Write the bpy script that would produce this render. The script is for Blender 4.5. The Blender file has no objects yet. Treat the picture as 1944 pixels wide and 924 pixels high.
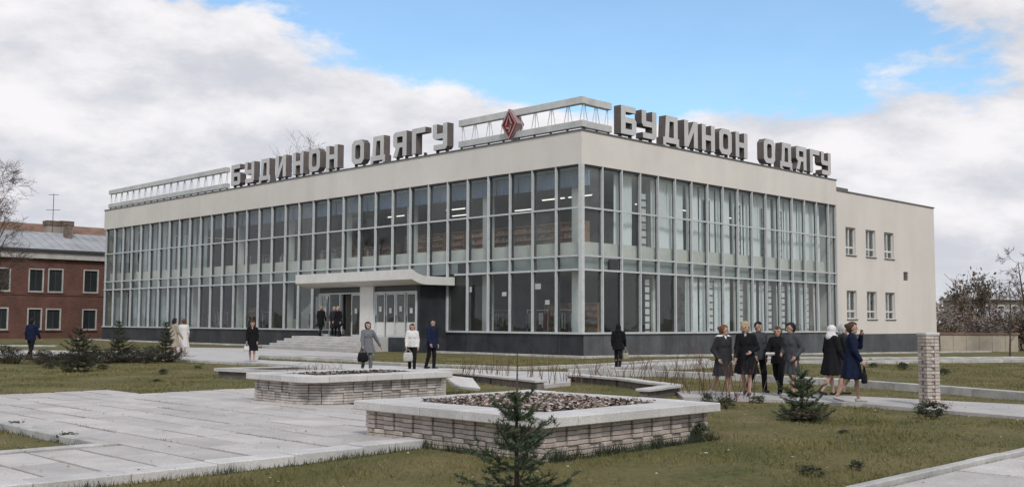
import bpy, bmesh, math, random
import numpy as np
from mathutils import Vector, Matrix

# ------------------------------------------------------------------ camera, sky, sun, exposure
SC = bpy.context.scene
COL = SC.collection
CAM_H = 1.65
F_PX, PITCH, ROLL, AZ = 1984.9, 0.0747, -0.0042, 0.7801      # photograph 1944 x 924
W_PX, H_PX = 1944.0, 924.0
CX, CY = 3.5513, 53.2677                                      # street corner of the store
cam_d = bpy.data.cameras.new('camera'); cam = bpy.data.objects.new('camera', cam_d); COL.objects.link(cam)
cam_d.sensor_width = 36.0; cam_d.sensor_fit = 'HORIZONTAL'; cam_d.lens = 36.0 * F_PX / W_PX
cam_d.clip_start = 0.1; cam_d.clip_end = 6000
cam.location = (0, 0, CAM_H)
cam.rotation_euler = (Matrix.Rotation(math.pi / 2 + PITCH, 4, 'X') @ Matrix.Rotation(-ROLL, 4, 'Z')).to_euler()
SC.camera = cam

SUN_DIR = Vector((0.16, -0.68, 0.72)).normalized()
sun_d = bpy.data.lights.new('sun', 'SUN'); sun_d.energy = 1.5; sun_d.angle = math.radians(10); sun_d.color = (1.0, 0.95, 0.88)
sun = bpy.data.objects.new('sun', sun_d); COL.objects.link(sun)
sun.rotation_euler = SUN_DIR.to_track_quat('Z', 'Y').to_euler(); sun.location = (20, -20, 40)

world = bpy.data.worlds.new('World'); SC.world = world; world.use_nodes = True
def build_world():
    nt = world.node_tree; nt.nodes.clear(); N = nt.nodes.new; L = nt.links.new
    out = N('ShaderNodeOutputWorld'); bg = N('ShaderNodeBackground'); bg.inputs[1].default_value = 0.12
    sky = N('ShaderNodeTexSky'); sky.sky_type = 'NISHITA'; sky.sun_disc = False
    sky.sun_elevation = math.asin(SUN_DIR.z); sky.sun_rotation = math.atan2(SUN_DIR.x, SUN_DIR.y)
    sky.dust_density = 0.6; sky.ozone_density = 1.6; sky.air_density = 1.0
    tc = N('ShaderNodeTexCoord'); sep = N('ShaderNodeSeparateXYZ'); L(tc.outputs['Generated'], sep.inputs[0])
    def M(op, a, b=None, c=None, clamp=False):
        n = N('ShaderNodeMath'); n.operation = op; n.use_clamp = clamp
        for i, v in enumerate((a, b, c)):
            if v is None: continue
            if isinstance(v, (int, float)): n.inputs[i].default_value = v
            else: L(v, n.inputs[i])
        return n.outputs[0]
    x, y, z = sep.outputs
    def noise(scale, detail, rough, off, dist=0.0, dz=0.0, zs=2.3):
        mp = N('ShaderNodeMapping'); mp.inputs['Location'].default_value = (off[0], off[1], off[2] + dz); mp.inputs['Scale'].default_value = (1, 1, zs); L(tc.outputs['Generated'], mp.inputs[0])
        n = N('ShaderNodeTexNoise'); n.inputs['Scale'].default_value = scale; n.inputs['Detail'].default_value = detail
        n.inputs['Roughness'].default_value = rough; n.inputs['Distortion'].default_value = dist
        L(mp.outputs[0], n.inputs['Vector']); return n.outputs[0]
    def sstep(v, lo, hi):
        n = N('ShaderNodeMapRange'); n.interpolation_type = 'SMOOTHSTEP'; L(v, n.inputs[0])
        n.inputs[1].default_value = lo; n.inputs[2].default_value = hi; return n.outputs[0]
    n1 = noise(4.2, 10, 0.60, (2.3, 1.1, .4), 0.08)
    n1b = noise(4.2, 10, 0.60, (2.3, 1.1, .4), 0.08, .075)
    n2 = noise(1.7, 4, 0.5, (7.3, 4.1, 1.4))
    # a long gap in the cloud running overhead from ahead to behind, wider on one side as it climbs
    wl = M('MINIMUM', M('ADD', M('MULTIPLY', M('SUBTRACT', z, 0.2), 2.2), 0.15), 0.42)
    lf = M('DIVIDE', M('SUBTRACT', x, 0.05), wl); rt = M('DIVIDE', M('SUBTRACT', x, 0.05), 0.30)
    gx = M('MAXIMUM', M('MULTIPLY', lf, -1.0), rt)
    gap = M('MULTIPLY', M('POWER', 2.718, M('MULTIPLY', M('MULTIPLY', gx, gx), -1.0)), sstep(z, 0.155, 0.245))
    cov = M('ADD', M('MULTIPLY', n1, 1.05), M('ADD', M('MULTIPLY', n2, 0.30), M('MULTIPLY', gap, -0.56)))
    mask = M('MAXIMUM', sstep(cov, 0.385, 0.515), 0.08)
    shade = sstep(M('ADD', M('MULTIPLY', M('SUBTRACT', n1, n1b), 1.6), M('ADD', M('MULTIPLY', n2, 0.45), 0.28)), 0.22, 0.75)
    ramp = N('ShaderNodeMix'); ramp.data_type = 'RGBA'
    L(shade, ramp.inputs[0]); ramp.inputs[6].default_value = (4.0, 4.1, 4.5, 1); ramp.inputs[7].default_value = (6.0, 5.88, 6.0, 1)
    blue = N('ShaderNodeMix'); blue.data_type = 'RGBA'; blue.blend_type = 'MULTIPLY'; blue.inputs[0].default_value = 1
    L(sky.outputs[0], blue.inputs[6]); blue.inputs[7].default_value = (0.93, 1.12, 1.17, 1)
    mix = N('ShaderNodeMix'); mix.data_type = 'RGBA'; L(mask, mix.inputs[0]); L(blue.outputs[2], mix.inputs[6]); L(ramp.outputs[2], mix.inputs[7])
    L(mix.outputs[2], bg.inputs[0]); L(bg.outputs[0], out.inputs[0])
build_world()
SC.view_settings.view_transform = 'Standard'; SC.view_settings.look = 'None'
SC.view_settings.gamma = 1.0; SC.view_settings.exposure = 0.40; SC.view_settings.use_curve_mapping = False
SC.render.engine = 'CYCLES'
SC.cycles.max_bounces = 8; SC.cycles.transparent_max_bounces = 24; SC.cycles.caustics_reflective = False; SC.cycles.caustics_refractive = False

# ------------------------------------------------------------------ site frame: u runs back along the long front, v back along the side front
RND = random.Random(11)
NR = np.random.default_rng(5)
UX, UY = -math.sin(AZ), math.cos(AZ)
VX, VY = math.cos(AZ), math.sin(AZ)
def S(u, v, z=0.0): return Vector((CX + u * UX + v * VX, CY + u * UY + v * VY, z))
def UV(x, y): return ((x - CX) * UX + (y - CY) * UY, (x - CX) * VX + (y - CY) * VY)
def ray(px, py):
    X, Y = px - W_PX / 2, py - H_PX / 2
    c, s = math.cos(-ROLL), math.sin(-ROLL); X, Y = c * X - s * Y, s * X + c * Y
    c, s = math.cos(PITCH), math.sin(PITCH)
    return Vector((X / F_PX, c + Y / F_PX * s, s - Y / F_PX * c))
def at_z(px, py, z=0.0):
    d = ray(px, py); t = (z - CAM_H) / d.z; return Vector((0, 0, CAM_H)) + d * t
def at_d(px, py, dist):
    d = ray(px, py); return Vector((0, 0, CAM_H)) + d * (dist / d.y)
def at_u(px, py, u0):
    d = ray(px, py); o = S(u0, 0); n = Vector((UX, UY, 0))
    t = ((o - Vector((0, 0, CAM_H))).dot(n)) / d.dot(n); return Vector((0, 0, CAM_H)) + d * t
def smooth(x, a, b):
    t = np.clip((x - a) / (b - a), 0, 1); return t * t * (3 - 2 * t)
def gz(u, v):       # the ground falls away gently past the side front; the front lawn swells up towards the planter
    return -0.10 - 0.010 * np.clip(v, 0.0, 60.0) + 0.07 * smooth(v, -34.5, -29.5) * (1 - smooth(v, -21.2, -19.8)) * smooth(-u, 22.0, 24.3) * (1 - smooth(-u, 29.0, 30.2))
def on_ground(px, py):
    p = at_z(px, py, -.1)
    for _ in range(3): p = at_z(px, py, float(gz(*UV(p.x, p.y))))
    return p

# ------------------------------------------------------------------ materials
MATS = {}
def mat(name, col, rough=0.8, var=0.12, scale=3.0, bump=0.0, bscale=40.0, metal=0.0, col2=None, fine=0.0, spec=0.35, stretch=(1, 1, 1), streak=0.0):
    if name in MATS: return MATS[name]
    m = bpy.data.materials.new(name); m.use_nodes = True; nt = m.node_tree; N = nt.nodes.new; L = nt.links.new
    b = nt.nodes['Principled BSDF']; b.inputs['Roughness'].default_value = rough; b.inputs['Metallic'].default_value = metal
    b.inputs['Specular IOR Level'].default_value = spec
    tc = N('ShaderNodeTexCoord'); geo = N('ShaderNodeNewGeometry')
    c2 = col2 if col2 else tuple(c * (1 - var * 1.6) for c in col)
    n = N('ShaderNodeTexNoise'); n.inputs['Scale'].default_value = scale; n.inputs['Detail'].default_value = 6; n.inputs['Roughness'].default_value = 0.62
    mp = N('ShaderNodeMapping'); mp.inputs['Scale'].default_value = stretch; L(geo.outputs['Position'], mp.inputs[0]); L(mp.outputs[0], n.inputs['Vector'])
    r = N('ShaderNodeMapRange'); r.inputs[1].default_value = 0.33; r.inputs[2].default_value = 0.67; L(n.outputs[0], r.inputs[0])
    mx = N('ShaderNodeMix'); mx.data_type = 'RGBA'; L(r.outputs[0], mx.inputs[0])
    mx.inputs[6].default_value = (*c2, 1); mx.inputs[7].default_value = (*(tuple(min(1, c * (1 + var * .6)) for c in col)), 1)
    outc = mx.outputs[2]
    oi = N('ShaderNodeObjectInfo'); ri = N('ShaderNodeMapRange'); L(oi.outputs['Random'], ri.inputs[0])
    ri.inputs[3].default_value = 1 - var * 0.9; ri.inputs[4].default_value = 1 + var * 0.6
    mm = N('ShaderNodeMix'); mm.data_type = 'RGBA'; mm.blend_type = 'MULTIPLY'; mm.inputs[0].default_value = 1
    L(outc, mm.inputs[6]); L(ri.outputs[0], mm.inputs[7]); outc = mm.outputs[2]
    if fine > 0:
        n2 = N('ShaderNodeTexNoise'); n2.inputs['Scale'].default_value = bscale * 0.7; n2.inputs['Detail'].default_value = 3
        L(geo.outputs['Position'], n2.inputs['Vector'])
        r2 = N('ShaderNodeMapRange'); r2.inputs[1].default_value = 0.3; r2.inputs[2].default_value = 0.7; r2.inputs[3].default_value = 1 - fine; r2.inputs[4].default_value = 1 + fine * .5
        L(n2.outputs[0], r2.inputs[0])
        m2 = N('ShaderNodeMix'); m2.data_type = 'RGBA'; m2.blend_type = 'MULTIPLY'; m2.inputs[0].default_value = 1
        L(outc, m2.inputs[6]); L(r2.outputs[0], m2.inputs[7]); outc = m2.outputs[2]
    if streak > 0:      # rain streaks down a wall
        n4 = N('ShaderNodeTexNoise'); n4.inputs['Scale'].default_value = 1.0; n4.inputs['Detail'].default_value = 5
        mp4 = N('ShaderNodeMapping'); mp4.inputs['Scale'].default_value = (.9, .9, 0.10); L(geo.outputs['Position'], mp4.inputs[0]); L(mp4.outputs[0], n4.inputs['Vector'])
        r4 = N('ShaderNodeMapRange'); r4.inputs[1].default_value = 0.45; r4.inputs[2].default_value = 0.75; r4.inputs[3].default_value = 1; r4.inputs[4].default_value = 1 - streak
        L(n4.outputs[0], r4.inputs[0])
        m4 = N('ShaderNodeMix'); m4.data_type = 'RGBA'; m4.blend_type = 'MULTIPLY'; m4.inputs[0].default_value = 1
        L(outc, m4.inputs[6]); L(r4.outputs[0], m4.inputs[7]); outc = m4.outputs[2]
    L(outc, b.inputs['Base Color'])
    if bump > 0:
        n3 = N('ShaderNodeTexNoise'); n3.inputs['Scale'].default_value = bscale; n3.inputs['Detail'].default_value = 4
        L(geo.outputs['Position'], n3.inputs['Vector'])
        bp = N('ShaderNodeBump'); bp.inputs['Strength'].default_value = bump; bp.inputs['Distance'].default_value = 0.02
        L(n3.outputs[0], bp.inputs['Height']); L(bp.outputs[0], b.inputs['Normal'])
    MATS[name] = m; return m

def glass_mat(name, tint, tr=0.85):
    m = bpy.data.materials.new(name); m.use_nodes = True; nt = m.node_tree; nt.nodes.clear(); N = nt.nodes.new; L = nt.links.new
    o = N('ShaderNodeOutputMaterial'); mx = N('ShaderNodeMixShader'); t = N('ShaderNodeBsdfTransparent'); g = N('ShaderNodeBsdfGlossy'); f = N('ShaderNodeFresnel')
    geo0 = N('ShaderNodeNewGeometry'); ior = N('ShaderNodeMapRange'); L(geo0.outputs['Backfacing'], ior.inputs[0]); ior.inputs[3].default_value = 1.52; ior.inputs[4].default_value = 1 / 1.52; L(ior.outputs[0], f.inputs[0])
    t.inputs[0].default_value = (*tint, 1); g.inputs[1].default_value = 0.015; g.inputs[0].default_value = (.95, .97, .98, 1)
    geo = N('ShaderNodeNewGeometry'); n = N('ShaderNodeTexNoise'); n.inputs['Scale'].default_value = 0.9; n.inputs['Detail'].default_value = 2; L(geo.outputs['Position'], n.inputs['Vector'])
    bp = N('ShaderNodeBump'); bp.inputs['Strength'].default_value = 0.35; bp.inputs['Distance'].default_value = 0.02; L(n.outputs[0], bp.inputs['Height']); L(bp.outputs[0], g.inputs['Normal'])
    mu = N('ShaderNodeMath'); mu.operation = 'MULTIPLY'; mu.inputs[1].default_value = 0.5; mu.use_clamp = True; L(f.outputs[0], mu.inputs[0])
    oi = N('ShaderNodeObjectInfo'); du = N('ShaderNodeBsdfDiffuse'); du.inputs[0].default_value = (.5, .52, .5, 1); md = N('ShaderNodeMixShader')
    n5 = N('ShaderNodeTexNoise'); n5.inputs['Scale'].default_value = 1.6; n5.inputs['Detail'].default_value = 5; L(geo.outputs['Position'], n5.inputs['Vector'])
    pw = N('ShaderNodeMath'); pw.operation = 'POWER'; L(oi.outputs['Random'], pw.inputs[0]); pw.inputs[1].default_value = 2.5
    m5 = N('ShaderNodeMath'); m5.operation = 'MULTIPLY'; L(pw.outputs[0], m5.inputs[0]); L(n5.outputs[0], m5.inputs[1]); m6 = N('ShaderNodeMath'); m6.operation = 'MULTIPLY_ADD'; L(m5.outputs[0], m6.inputs[0]); m6.inputs[1].default_value = .16; m6.inputs[2].default_value = .004
    L(m6.outputs[0], md.inputs[0]); L(t.outputs[0], md.inputs[1]); L(du.outputs[0], md.inputs[2]); L(mu.outputs[0], mx.inputs[0]); L(md.outputs[0], mx.inputs[1]); L(g.outputs[0], mx.inputs[2]); L(mx.outputs[0], o.inputs[0])
    MATS[name] = m; return m
def cloth_mat(name, col, through):
    m = bpy.data.materials.new(name); m.use_nodes = True; nt = m.node_tree; nt.nodes.clear(); N = nt.nodes.new; L = nt.links.new
    o = N('ShaderNodeOutputMaterial'); d = N('ShaderNodeBsdfDiffuse'); tl = N('ShaderNodeBsdfTranslucent'); tp = N('ShaderNodeBsdfTransparent')
    d.inputs[0].default_value = (*col, 1); tl.inputs[0].default_value = (*col, 1)
    a = N('ShaderNodeMixShader'); a.inputs[0].default_value = 0.06; L(d.outputs[0], a.inputs[1]); L(tl.outputs[0], a.inputs[2])
    b = N('ShaderNodeMixShader'); b.inputs[0].default_value = through; L(a.outputs[0], b.inputs[1]); L(tp.outputs[0], b.inputs[2]); L(b.outputs[0], o.inputs[0])
    MATS[name] = m; return m
def emit_mat(name, col, s):
    m = bpy.data.materials.new(name); m.use_nodes = True; b = m.node_tree.nodes['Principled BSDF']
    b.inputs['Emission Color'].default_value = (*col, 1); b.inputs['Emission Strength'].default_value = s; b.inputs['Base Color'].default_value = (.8, .8, .8, 1)
    MATS[name] = m; return m

mat('render_wall', (.69, .645, .59), .9, .05, .35, .25, 60, fine=.06, streak=.06)
mat('annex_wall', (.70, .645, .59), .9, .04, .3, .25, 50, fine=.05, streak=.05)
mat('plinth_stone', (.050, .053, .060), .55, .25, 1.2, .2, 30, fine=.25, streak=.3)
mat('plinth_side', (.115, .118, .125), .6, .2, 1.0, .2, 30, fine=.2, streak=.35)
mat('aluminium', (.53, .545, .54), .5, .08, 4)
mat('dark_metal', (.05, .052, .055), .5, .1, 4)
mat('flashing', (.12, .12, .12), .5, .15, 2)
mat('spandrel', (.30, .325, .31), .5, .10, .6, streak=.2)
mat('sill_panel', (.60, .575, .51), .7, .08, 1.2)
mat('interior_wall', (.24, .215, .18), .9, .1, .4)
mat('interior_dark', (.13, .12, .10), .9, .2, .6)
mat('interior_floor', (.16, .145, .12), .6, .15, 1.0)
mat('ceiling', (.50, .53, .57), .9, .05, .5)
mat('white_paint', (.66, .64, .60), .7, .06, 1.5, fine=.04)
mat('old_white', (.46, .435, .41), .8, .12, 2, streak=.12)
mat('wood_shelf', (.52, .27, .13), .55, .2, 2.0, stretch=(1, 1, 6))
mat('goods', (.50, .29, .17), .9, .5, 5.0, col2=(.20, .11, .08))
mat('goods_light', (.42, .36, .30), .9, .5, 6.0, col2=(.20, .10, .08))
mat('concrete', (.50, .475, .45), .85, .12, 1.2, .35, 70, fine=.14, col2=(.40, .38, .36))
mat('paving', (.52, .48, .45), .85, .13, 1.3, .4, 50, fine=.18, col2=(.43, .40, .37))
mat('kerb', (.50, .48, .45), .85, .14, 1.6, .4, 60, fine=.15, col2=(.33, .32, .30))
mat('coping', (.59, .56, .53), .82, .10, 1.4, .35, 70, fine=.2, col2=(.47, .45, .425))
mat('joint', (.07, .065, .05), .95, .3, 6)
mat('brick_pale', (.50, .43, .375), .88, .22, 5.0, .5, 60, fine=.22, col2=(.41, .35, .305))
mat('brick_core', (.15, .13, .115), .95, .25, 6)
mat('brick_grey', (.50, .455, .415), .88, .26, 5.0, .5, 60, fine=.22, col2=(.34, .30, .27))
mat('soil', (.10, .075, .055), .95, .4, 5, .6, 40, fine=.3)
mat('litter', (.23, .165, .13), .9, .7, 40, col2=(.085, .055, .045))
mat('litter_pale', (.52, .47, .42), .9, .5, 40, col2=(.28, .23, .20))
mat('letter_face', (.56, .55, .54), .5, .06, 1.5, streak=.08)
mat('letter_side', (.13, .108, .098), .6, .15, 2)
mat('rail_grey', (.56, .56, .545), .5, .1, 1.5, streak=.15)
mat('emblem_red', (.24, .03, .035), .5, .15, 3)
mat('emblem_pale', (.36, .25, .25), .5, .1, 3)
mat('roof_metal', (.36, .36, .36), .65, .15, .5, streak=.1)
mat('roof_old', (.34, .32, .30), .8, .25, 1.2)
mat('roof_brown', (.23, .135, .09), .8, .25, 1.0)
mat('chimney_brick', (.17, .13, .10), .9, .3, 2)
mat('window_dark', (.03, .035, .037), .12, .2, .5, spec=.6)
mat('stucco_far', (.34, .30, .25), .9, .15, .6)
mat('wall_beige', (.42, .36, .28), .9, .15, .8, .3, 20)
mat('cap_brown', (.20, .13, .09), .8, .2, 2)
mat('bark', (.085, .065, .05), .95, .3, 8, .5, 30)
mat('bark_pale', (.17, .145, .13), .9, .35, 5, .3, 30)
mat('twig', (.10, .065, .05), .95, .3, 6)
mat('twig_red', (.15, .085, .06), .95, .3, 6)
mat('needle', (.040, .062, .030), .7, .35, 9, col2=(.020, .036, .020))
mat('needle_tip', (.075, .10, .042), .7, .3, 9)
mat('needle_brown', (.085, .06, .04), .8, .35, 9)
mat('leaf_dark', (.045, .058, .030), .8, .4, 3, col2=(.022, .030, .018))
mat('leaf_brown', (.235, .172, .138), .9, .25, 2, col2=(.165, .118, .096))
mat('leaf_olive', (.25, .21, .135), .9, .25, 2, col2=(.17, .14, .09))
mat('leaf_dusk', (.15, .15, .11), .9, .3, 2, col2=(.09, .09, .07))
mat('weed_green', (.075, .080, .036), .9, .4, 3, col2=(.04, .045, .022))
mat('weed_brown', (.13, .095, .065), .9, .4, 3, col2=(.07, .05, .036))
mat('leaf_far', (.25, .212, .195), .9, .2, .5, col2=(.19, .158, .145))
mat('leaf_hedge', (.055, .055, .035), .9, .4, 3, col2=(.028, .028, .02))
def grass_mats():
    for nm, sc in (('ground_grass', 1.0), ('grass_blade', 1.15)):
        m = bpy.data.materials.new(nm); m.use_nodes = True; nt = m.node_tree; N = nt.nodes.new; L = nt.links.new
        b = nt.nodes['Principled BSDF']; b.inputs['Roughness'].default_value = .9; b.inputs['Specular IOR Level'].default_value = .15
        geo = N('ShaderNodeNewGeometry')
        def nz(s, d):
            n = N('ShaderNodeTexNoise'); n.inputs['Scale'].default_value = s; n.inputs['Detail'].default_value = d; n.inputs['Roughness'].default_value = .65
            L(geo.outputs['Position'], n.inputs['Vector'])
            r = N('ShaderNodeMapRange'); r.inputs[1].default_value = .35; r.inputs[2].default_value = .65; L(n.outputs[0], r.inputs[0]); return r.outputs[0]
        def mx(f, a, bb):
            q = N('ShaderNodeMix'); q.data_type = 'RGBA'; L(f, q.inputs[0])
            for i, v in ((6, a), (7, bb)):
                if isinstance(v, tuple): q.inputs[i].default_value = (*(min(1, c * sc) for c in v), 1)
                else: L(v, q.inputs[i])
            return q.outputs[2]
        dry = mx(nz(14, 4), (.175, .138, .062), (.25, .20, .10))
        grn = mx(nz(9, 4), (.072, .075, .026), (.134, .130, .046))
        c = mx(nz(.55, 6), grn, dry); bare = (.12, .085, .055)
        c1 = mx(nz(2.2, 4), c, mx(nz(.4, 4), c, grn))
        nb = N('ShaderNodeTexNoise'); nb.inputs['Scale'].default_value = .8; nb.inputs['Detail'].default_value = 7; nb.inputs['Roughness'].default_value = .7; L(geo.outputs['Position'], nb.inputs['Vector'])
        rb = N('ShaderNodeMapRange'); rb.inputs[1].default_value = .60; rb.inputs[2].default_value = .68; L(nb.outputs[0], rb.inputs[0])
        c2 = mx(rb.outputs[0], c1, bare) if nm == 'ground_grass' else c1
        L(c2, b.inputs['Base Color'])
        if nm == 'ground_grass':
            n3 = N('ShaderNodeTexNoise'); n3.inputs['Scale'].default_value = 55; n3.inputs['Detail'].default_value = 4; L(geo.outputs['Position'], n3.inputs['Vector'])
            bp = N('ShaderNodeBump'); bp.inputs['Strength'].default_value = .8; bp.inputs['Distance'].default_value = .04; L(n3.outputs[0], bp.inputs['Height']); L(bp.outputs[0], b.inputs['Normal'])
        MATS[nm] = m
grass_mats()
def red_brick():
    m = bpy.data.materials.new('red_brick'); m.use_nodes = True; nt = m.node_tree; N = nt.nodes.new; L = nt.links.new
    b = nt.nodes['Principled BSDF']; b.inputs['Roughness'].default_value = .9
    tc = N('ShaderNodeTexCoord'); sp = N('ShaderNodeSeparateXYZ'); L(tc.outputs['Object'], sp.inputs[0])
    cb = N('ShaderNodeCombineXYZ'); L(sp.outputs[0], cb.inputs[0]); L(sp.outputs[2], cb.inputs[1])
    t = N('ShaderNodeTexBrick'); t.inputs['Scale'].default_value = 1.0; t.inputs['Brick Width'].default_value = .26; t.inputs['Row Height'].default_value = .077; t.inputs['Mortar Size'].default_value = .006
    t.inputs['Color1'].default_value = (.150, .058, .042, 1); t.inputs['Color2'].default_value = (.095, .042, .032, 1); t.inputs['Mortar'].default_value = (.13, .08, .065, 1)
    L(cb.outputs[0], t.inputs[0])
    n = N('ShaderNodeTexNoise'); n.inputs['Scale'].default_value = .6; n.inputs['Detail'].default_value = 6; L(tc.outputs['Object'], n.inputs['Vector'])
    r = N('ShaderNodeMapRange'); r.inputs[1].default_value = .3; r.inputs[2].default_value = .7; r.inputs[3].default_value = .7; r.inputs[4].default_value = 1.2; L(n.outputs[0], r.inputs[0])
    q = N('ShaderNodeMix'); q.data_type = 'RGBA'; q.blend_type = 'MULTIPLY'; q.inputs[0].default_value = 1; L(t.outputs[0], q.inputs[6]); L(r.outputs[0], q.inputs[7]); L(q.outputs[2], b.inputs['Base Color'])
    MATS['red_brick'] = m
red_brick()
glass_mat('glass', (.94, .966, .964)); glass_mat('glass_door', (.96, .975, .97))
cloth_mat('curtain', (.80, .81, .80), .06); cloth_mat('curtain_grey', (.44, .47, .48), .15); cloth_mat('curtain_warm', (.74, .67, .61), .05)
cloth_mat('valance', (.26, .32, .42), .05)
emit_mat('tube_light', (.95, .92, .86), 1.1)

# ------------------------------------------------------------------ mesh helpers
def link(o, parent=None):
    COL.objects.link(o)
    if parent is not None: o.parent = parent
    return o
def tag(o, label=None, cat=None, group=None, kind=None):
    if label: o['label'] = label
    if cat: o['category'] = cat
    if group: o['group'] = group
    if kind: o['kind'] = kind
    return o
def thing(name, label, cat, loc=(0, 0, 0), rz=0.0, group=None):
    o = bpy.data.objects.new(name, None); o.empty_display_size = .2; COL.objects.link(o)
    o.location = loc; o.rotation_euler = (0, 0, rz)
    return tag(o, label, cat, group)
class MB:
    def __init__(s): s.v = []; s.f = []; s.mi = []; s.cur = 0
    def _add(s, vs, fs):
        b = len(s.v); s.v += [tuple(p) for p in vs]; s.f += [tuple(i + b for i in f) for f in fs]; s.mi += [s.cur] * len(fs); return s
    def box(s, x0, x1, y0, y1, z0, z1):
        vs = [(x, y, z) for x in (x0, x1) for y in (y0, y1) for z in (z0, z1)]
        return s._add(vs, [(0, 1, 3, 2), (4, 6, 7, 5), (0, 4, 5, 1), (2, 3, 7, 6), (0, 2, 6, 4), (1, 5, 7, 3)])
    def cbox(s, x0, x1, y0, y1, z0, z1, c=0.008):     # box with chamfered edges
        bm = bmesh.new(); bmesh.ops.create_cube(bm, size=1)
        for v in bm.verts: v.co = Vector(((x0 + x1) / 2 + v.co.x * (x1 - x0), (y0 + y1) / 2 + v.co.y * (y1 - y0), (z0 + z1) / 2 + v.co.z * (z1 - z0)))
        bmesh.ops.bevel(bm, geom=bm.edges[:], offset=c, segments=1, affect='EDGES', clamp_overlap=True)
        bm.verts.index_update(); s._add([v.co[:] for v in bm.verts], [[v.index for v in f.verts] for f in bm.faces]); bm.free(); return s
    def prism(s, pts, z0, z1):                        # pts counter-clockwise seen from above
        n = len(pts); zz0 = z0 if hasattr(z0, '__len__') else [z0] * n; zz1 = z1 if hasattr(z1, '__len__') else [z1] * n
        vs = [(p[0], p[1], zz0[i]) for i, p in enumerate(pts)] + [(p[0], p[1], zz1[i]) for i, p in enumerate(pts)]
        return s._add(vs, [tuple(range(n - 1, -1, -1)), tuple(range(n, 2 * n))] + [(i, (i + 1) % n, n + (i + 1) % n, n + i) for i in range(n)])
    def tube(s, path, radii, k=6, cap=True):
        P = [Vector(p) for p in path]; R = radii if hasattr(radii, '__len__') else [radii] * len(P); base = len(s.v); vs = []; fs = []
        for i, p in enumerate(P):
            d = (P[min(i + 1, len(P) - 1)] - P[max(i - 1, 0)]); d = d.normalized() if d.length > 1e-9 else Vector((0, 0, 1))
            a = Vector((1, 0, 0)) if abs(d.x) < .8 else Vector((0, 1, 0)); e1 = d.cross(a).normalized(); e2 = d.cross(e1)
            for j in range(k):
                t = 2 * math.pi * j / k; vs.append(p + (e1 * math.cos(t) + e2 * math.sin(t)) * R[i])
        for i in range(len(P) - 1):
            for j in range(k): fs.append((i * k + j, i * k + (j + 1) % k, (i + 1) * k + (j + 1) % k, (i + 1) * k + j))
        if cap: fs.append(tuple(range(k - 1, -1, -1))); fs.append(tuple((len(P) - 1) * k + j for j in range(k)))
        return s._add(vs, fs)
    def mesh(s, name, mats, smooth=False):
        me = bpy.data.meshes.new(name); me.from_pydata(s.v, [], s.f)
        for m in (mats if isinstance(mats, (list, tuple)) else [mats]): me.materials.append(MATS[m])
        if any(s.mi): me.polygons.foreach_set('material_index', s.mi)
        if smooth: me.polygons.foreach_set('use_smooth', [True] * len(me.polygons))
        me.update(); return me
    def build(s, name, mats, parent=None, smooth=False, loc=None):
        o = bpy.data.objects.new(name, s.mesh(name, mats, smooth)); link(o, parent)
        if loc is not None: o.location = loc
        return o
BOXC = {}
def boxobj(name, dims, loc, m, parent, bevel=0.0, rz=0.0):
    key = (name, tuple(round(d, 4) for d in dims), m, bevel)
    if key not in BOXC:
        a, b, c = (d / 2 for d in dims); q = MB()
        (q.cbox(-a, a, -b, b, -c, c, bevel) if bevel else q.box(-a, a, -b, b, -c, c)); BOXC[key] = q.mesh(name, m)
    o = bpy.data.objects.new(name, BOXC[key]); link(o, parent); o.location = loc
    if rz: o.rotation_euler = (0, 0, rz)
    return o
def bxo(name, x0, x1, y0, y1, z0, z1, m, parent, bevel=0.0):
    return boxobj(name, (x1 - x0, y1 - y0, z1 - z0), ((x0 + x1) / 2, (y0 + y1) / 2, (z0 + z1) / 2), m, parent, bevel)
def np_mesh(name, verts, faces_flat, nper, mats, mi=None, smooth=False):
    me = bpy.data.meshes.new(name); nv = len(verts); nf = len(faces_flat) // nper
    me.vertices.add(nv); me.vertices.foreach_set('co', np.asarray(verts, np.float32).ravel())
    me.loops.add(nf * nper); me.loops.foreach_set('vertex_index', np.asarray(faces_flat, np.int32).ravel())
    me.polygons.add(nf); me.polygons.foreach_set('loop_start', np.arange(nf, dtype=np.int32) * nper)
    for m in (mats if isinstance(mats, (list, tuple)) else [mats]): me.materials.append(MATS[m])
    if mi is not None: me.polygons.foreach_set('material_index', np.asarray(mi, np.int32))
    if smooth: me.polygons.foreach_set('use_smooth', np.ones(nf, bool))
    me.update(calc_edges=True); me.validate(); return me

# ================================================================== GROUND, PATHS, KERBS
def build_ground():
    xs = np.concatenate([[-3000, -900, -300, -120], np.linspace(-70, 70, 57), [120, 300, 900, 3000]])
    ys = np.concatenate([[-3000, -900, -200, -50, -10], np.linspace(0, 130, 66), [200, 400, 900, 3000]])
    vs = []; fs = []
    for yy in ys:
        for xx in xs:
            u, v = UV(xx, yy); near = -20 < xx < 20 and 5 < yy < 60
            vs.append((xx, yy, gz(u, v) + (0.02 * math.sin(xx * 1.7 + yy) * math.sin(yy * .9) if near else 0)))
    nx = len(xs)
    for j in range(len(ys) - 1):
        for i in range(nx - 1): fs.append((j * nx + i, j * nx + i + 1, (j + 1) * nx + i + 1, (j + 1) * nx + i))
    q = MB(); q._add(vs, fs); o = q.build('ground', 'ground_grass', None, True); tag(o, 'lawn and bare ground round the store', kind='structure'); return o
build_ground()

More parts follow.
